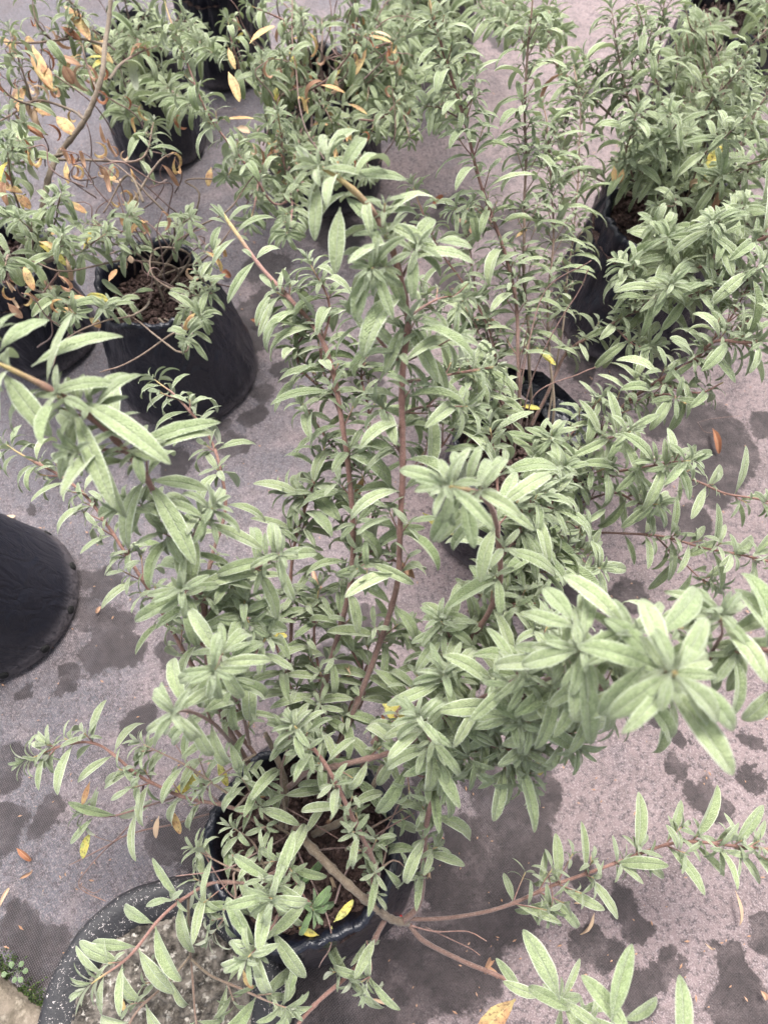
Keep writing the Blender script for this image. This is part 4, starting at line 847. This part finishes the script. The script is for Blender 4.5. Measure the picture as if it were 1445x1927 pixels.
# dead twigs and withered leaves tangled through the old shrubs
for (root_, x0, x1, y0, y1, n_, hh) in ((plantH, 0, 200, 30, 330, 46, .45), (plantA, 200, 340, 180, 400, 16, .40), (plantE, 430, 760, 20, 300, 34, .43), (plantH, 0, 120, 440, 600, 12, .36), (plantA, 150, 420, 400, 520, 8, .36)):
    for k in range(n_):
        x, y, hz = rng.uniform(x0, x1), rng.uniform(y0, y1), hh + rng.uniform(-.06, .05)
        a = W(x, y, hz); dv = Vector((rng.uniform(-1, 1), rng.uniform(-1, 1), rng.uniform(-.9, .1)))
        lone_leaf(root_, a, dv, Z, rng.uniform(.032, .055), rng.choice(('brown', 'pale', 'yellow', 'yellow', 'rust')), curl=rng.uniform(1, 6))
        if k % 2 == 0:
            e = a + Vector((rng.uniform(-.09, .09), rng.uniform(-.09, .09), -rng.uniform(.05, .16)))
            grow(root_, [e, e.lerp(a, .4) + Vector((rng.uniform(-.03, .03), rng.uniform(-.03, .03), 0)), e.lerp(a, .75) + Vector((rng.uniform(-.02, .02), 0, .01)), a], .0016, .0008, bare=True, mat='twig', age=(0, .9), jit=.02, name='bare_twig')
# ---------------------------------------------------------------- litter on the ground
def litter(label, x0, y0, x1, y1, wpx, mat, curl=2.0, fold=.6, kind='fallen leaf'):
    a, b_ = W(x0, y0, .006), W(x1, y1, .006); L = (b_ - a).length * 1.15
    wd = wpx / FPX * CAM_H / (sp_ + (y0 - 963.5) / FPX * cp)
    b = Buf(); leaf(b, a, (b_ - a).normalized() + Z * .25, Z, L, wd, .6, 0, fold, .5, 0, curl=curl * .35, twist=rng.uniform(-1.5, 1.5))
    dz = min(v[2] for v in b.v); b.v = [(v[0], v[1], v[2] - dz + .0015) for v in b.v]
    tag(b.build('fallen_leaf', M[mat], loc=a.copy()), label, kind, 'dry leaves fallen on the ground cloth')
litter('curled rusty dry leaf alone on the blue grey cloth at the left', 34, 1596, 60, 1614, 12, 'rust')
litter('small dark brown curled leaf below the rusty one, left', 38, 1654, 60, 1640, 8, 'brown')
litter('pale thin dry leaf at the left edge above the kerb', 3, 1706, 14, 1672, 8, 'pale')
litter('pale flat leaf at the left edge above the smooth black pot', -6, 982, 24, 970, 13, 'pale', 0, .2)
litter('twisted pale orange leaf lying on pink ground at the right edge', 1382, 1676, 1396, 1736, 9, 'pale', 1)
litter('curled orange leaf under the low trailing branch, right', 1118, 1718, 1098, 1758, 11, 'pale', 1)
litter('small orange leaf tip beside the low trailing branch', 1080, 1700, 1106, 1698, 10, 'pale', .5)
litter('shiny rust brown leaf on the large wet patch at right', 1338, 808, 1352, 848, 14, 'rust', 1)
litter('flat brown leaf seen between the central red stems', 588, 1070, 602, 1112, 14, 'brown', 1)
litter('orange brown leaf on the ground right of the tall red stem, upper middle', 884, 600, 932, 612, 18, 'brown', .5)
litter('small orange leaf on the ground beside the drooping yellow one, upper middle', 860, 570, 880, 588, 12, 'pale', 1)
litter('crumpled reddish leaf in the dark gap behind the top whorl', 812, 392, 835, 375, 16, 'rust', 2)
litter('brown leaf lying by the ridge in the cloth, upper middle', 856, 420, 888, 438, 18, 'brown', 2)
litter('thin pale curled leaf at the bottom edge, centre', 700, 1878, 738, 1884, 10, 'pale', 2)
litter('tiny reddish leaf between the two wet spots left of centre', 418, 512, 432, 520, 14, 'rust', 2)
litter('small brown leaf beside the foot of the wide folded bag', 472, 604, 500, 616, 12, 'rust', 2)
litter('small dry leaf in the wet patch below the smooth black pot', 190, 1140, 182, 1152, 8, 'brown', 1)
litter('tiny brown scrap of leaf at the right edge, lower down', 1432, 1865, 1444, 1880, 12, 'brown', 1)
litter('thin grey curl on the pink ground at lower right', 1325, 1775, 1345, 1790, 5, 'pale', 3)
b = Buf(); tube(b, spline(P((1310, 795, .012), (1340, 788, .014), (1392, 782, .012)), .005), .0007, .0005, ns=5)
tube(b, spline(P((1312, 795, .012), (1325, 812, .01), (1345, 815, .006)), .005), .0007, .0005, ns=5)
tag(b.build('twig', M['twig'], loc=W(1310, 795, .012)), 'thin reddish twig beside the shiny brown leaf at right', 'twig')
# small crumbs
rg = random.Random(5); b = Buf()
for _ in range(900):
    q = W(rg.uniform(-100, 1545), rg.uniform(-50, 1990), .0); s = rg.uniform(.0008, .0026); an = rg.uniform(0, 6.28); i0 = len(b.v)
    dx = Vector((math.cos(an), math.sin(an), 0)) * s * rg.uniform(1, 2.5); dy = Vector((-math.sin(an), math.cos(an), 0)) * s * .7
    for p_ in (q - dx, q - dy + Z * .001, q + dx, q + dy + Z * .001): b.v.append((p_.x, p_.y, p_.z + .001)); b.uv.append((0, 0)); b.d.append((0, 0))
    q2 = q + Z * s * 1.3; b.v.append(tuple(q2)); b.uv.append((0, 0)); b.d.append((0, 0))
    for k in range(4): b.f.append((i0 + k, i0 + (k + 1) % 4, i0 + 4))
tag(b.build('crumbs', M['brown']), 'crumbs of bark and leaf scattered over the cloth', 'litter', kind='stuff')
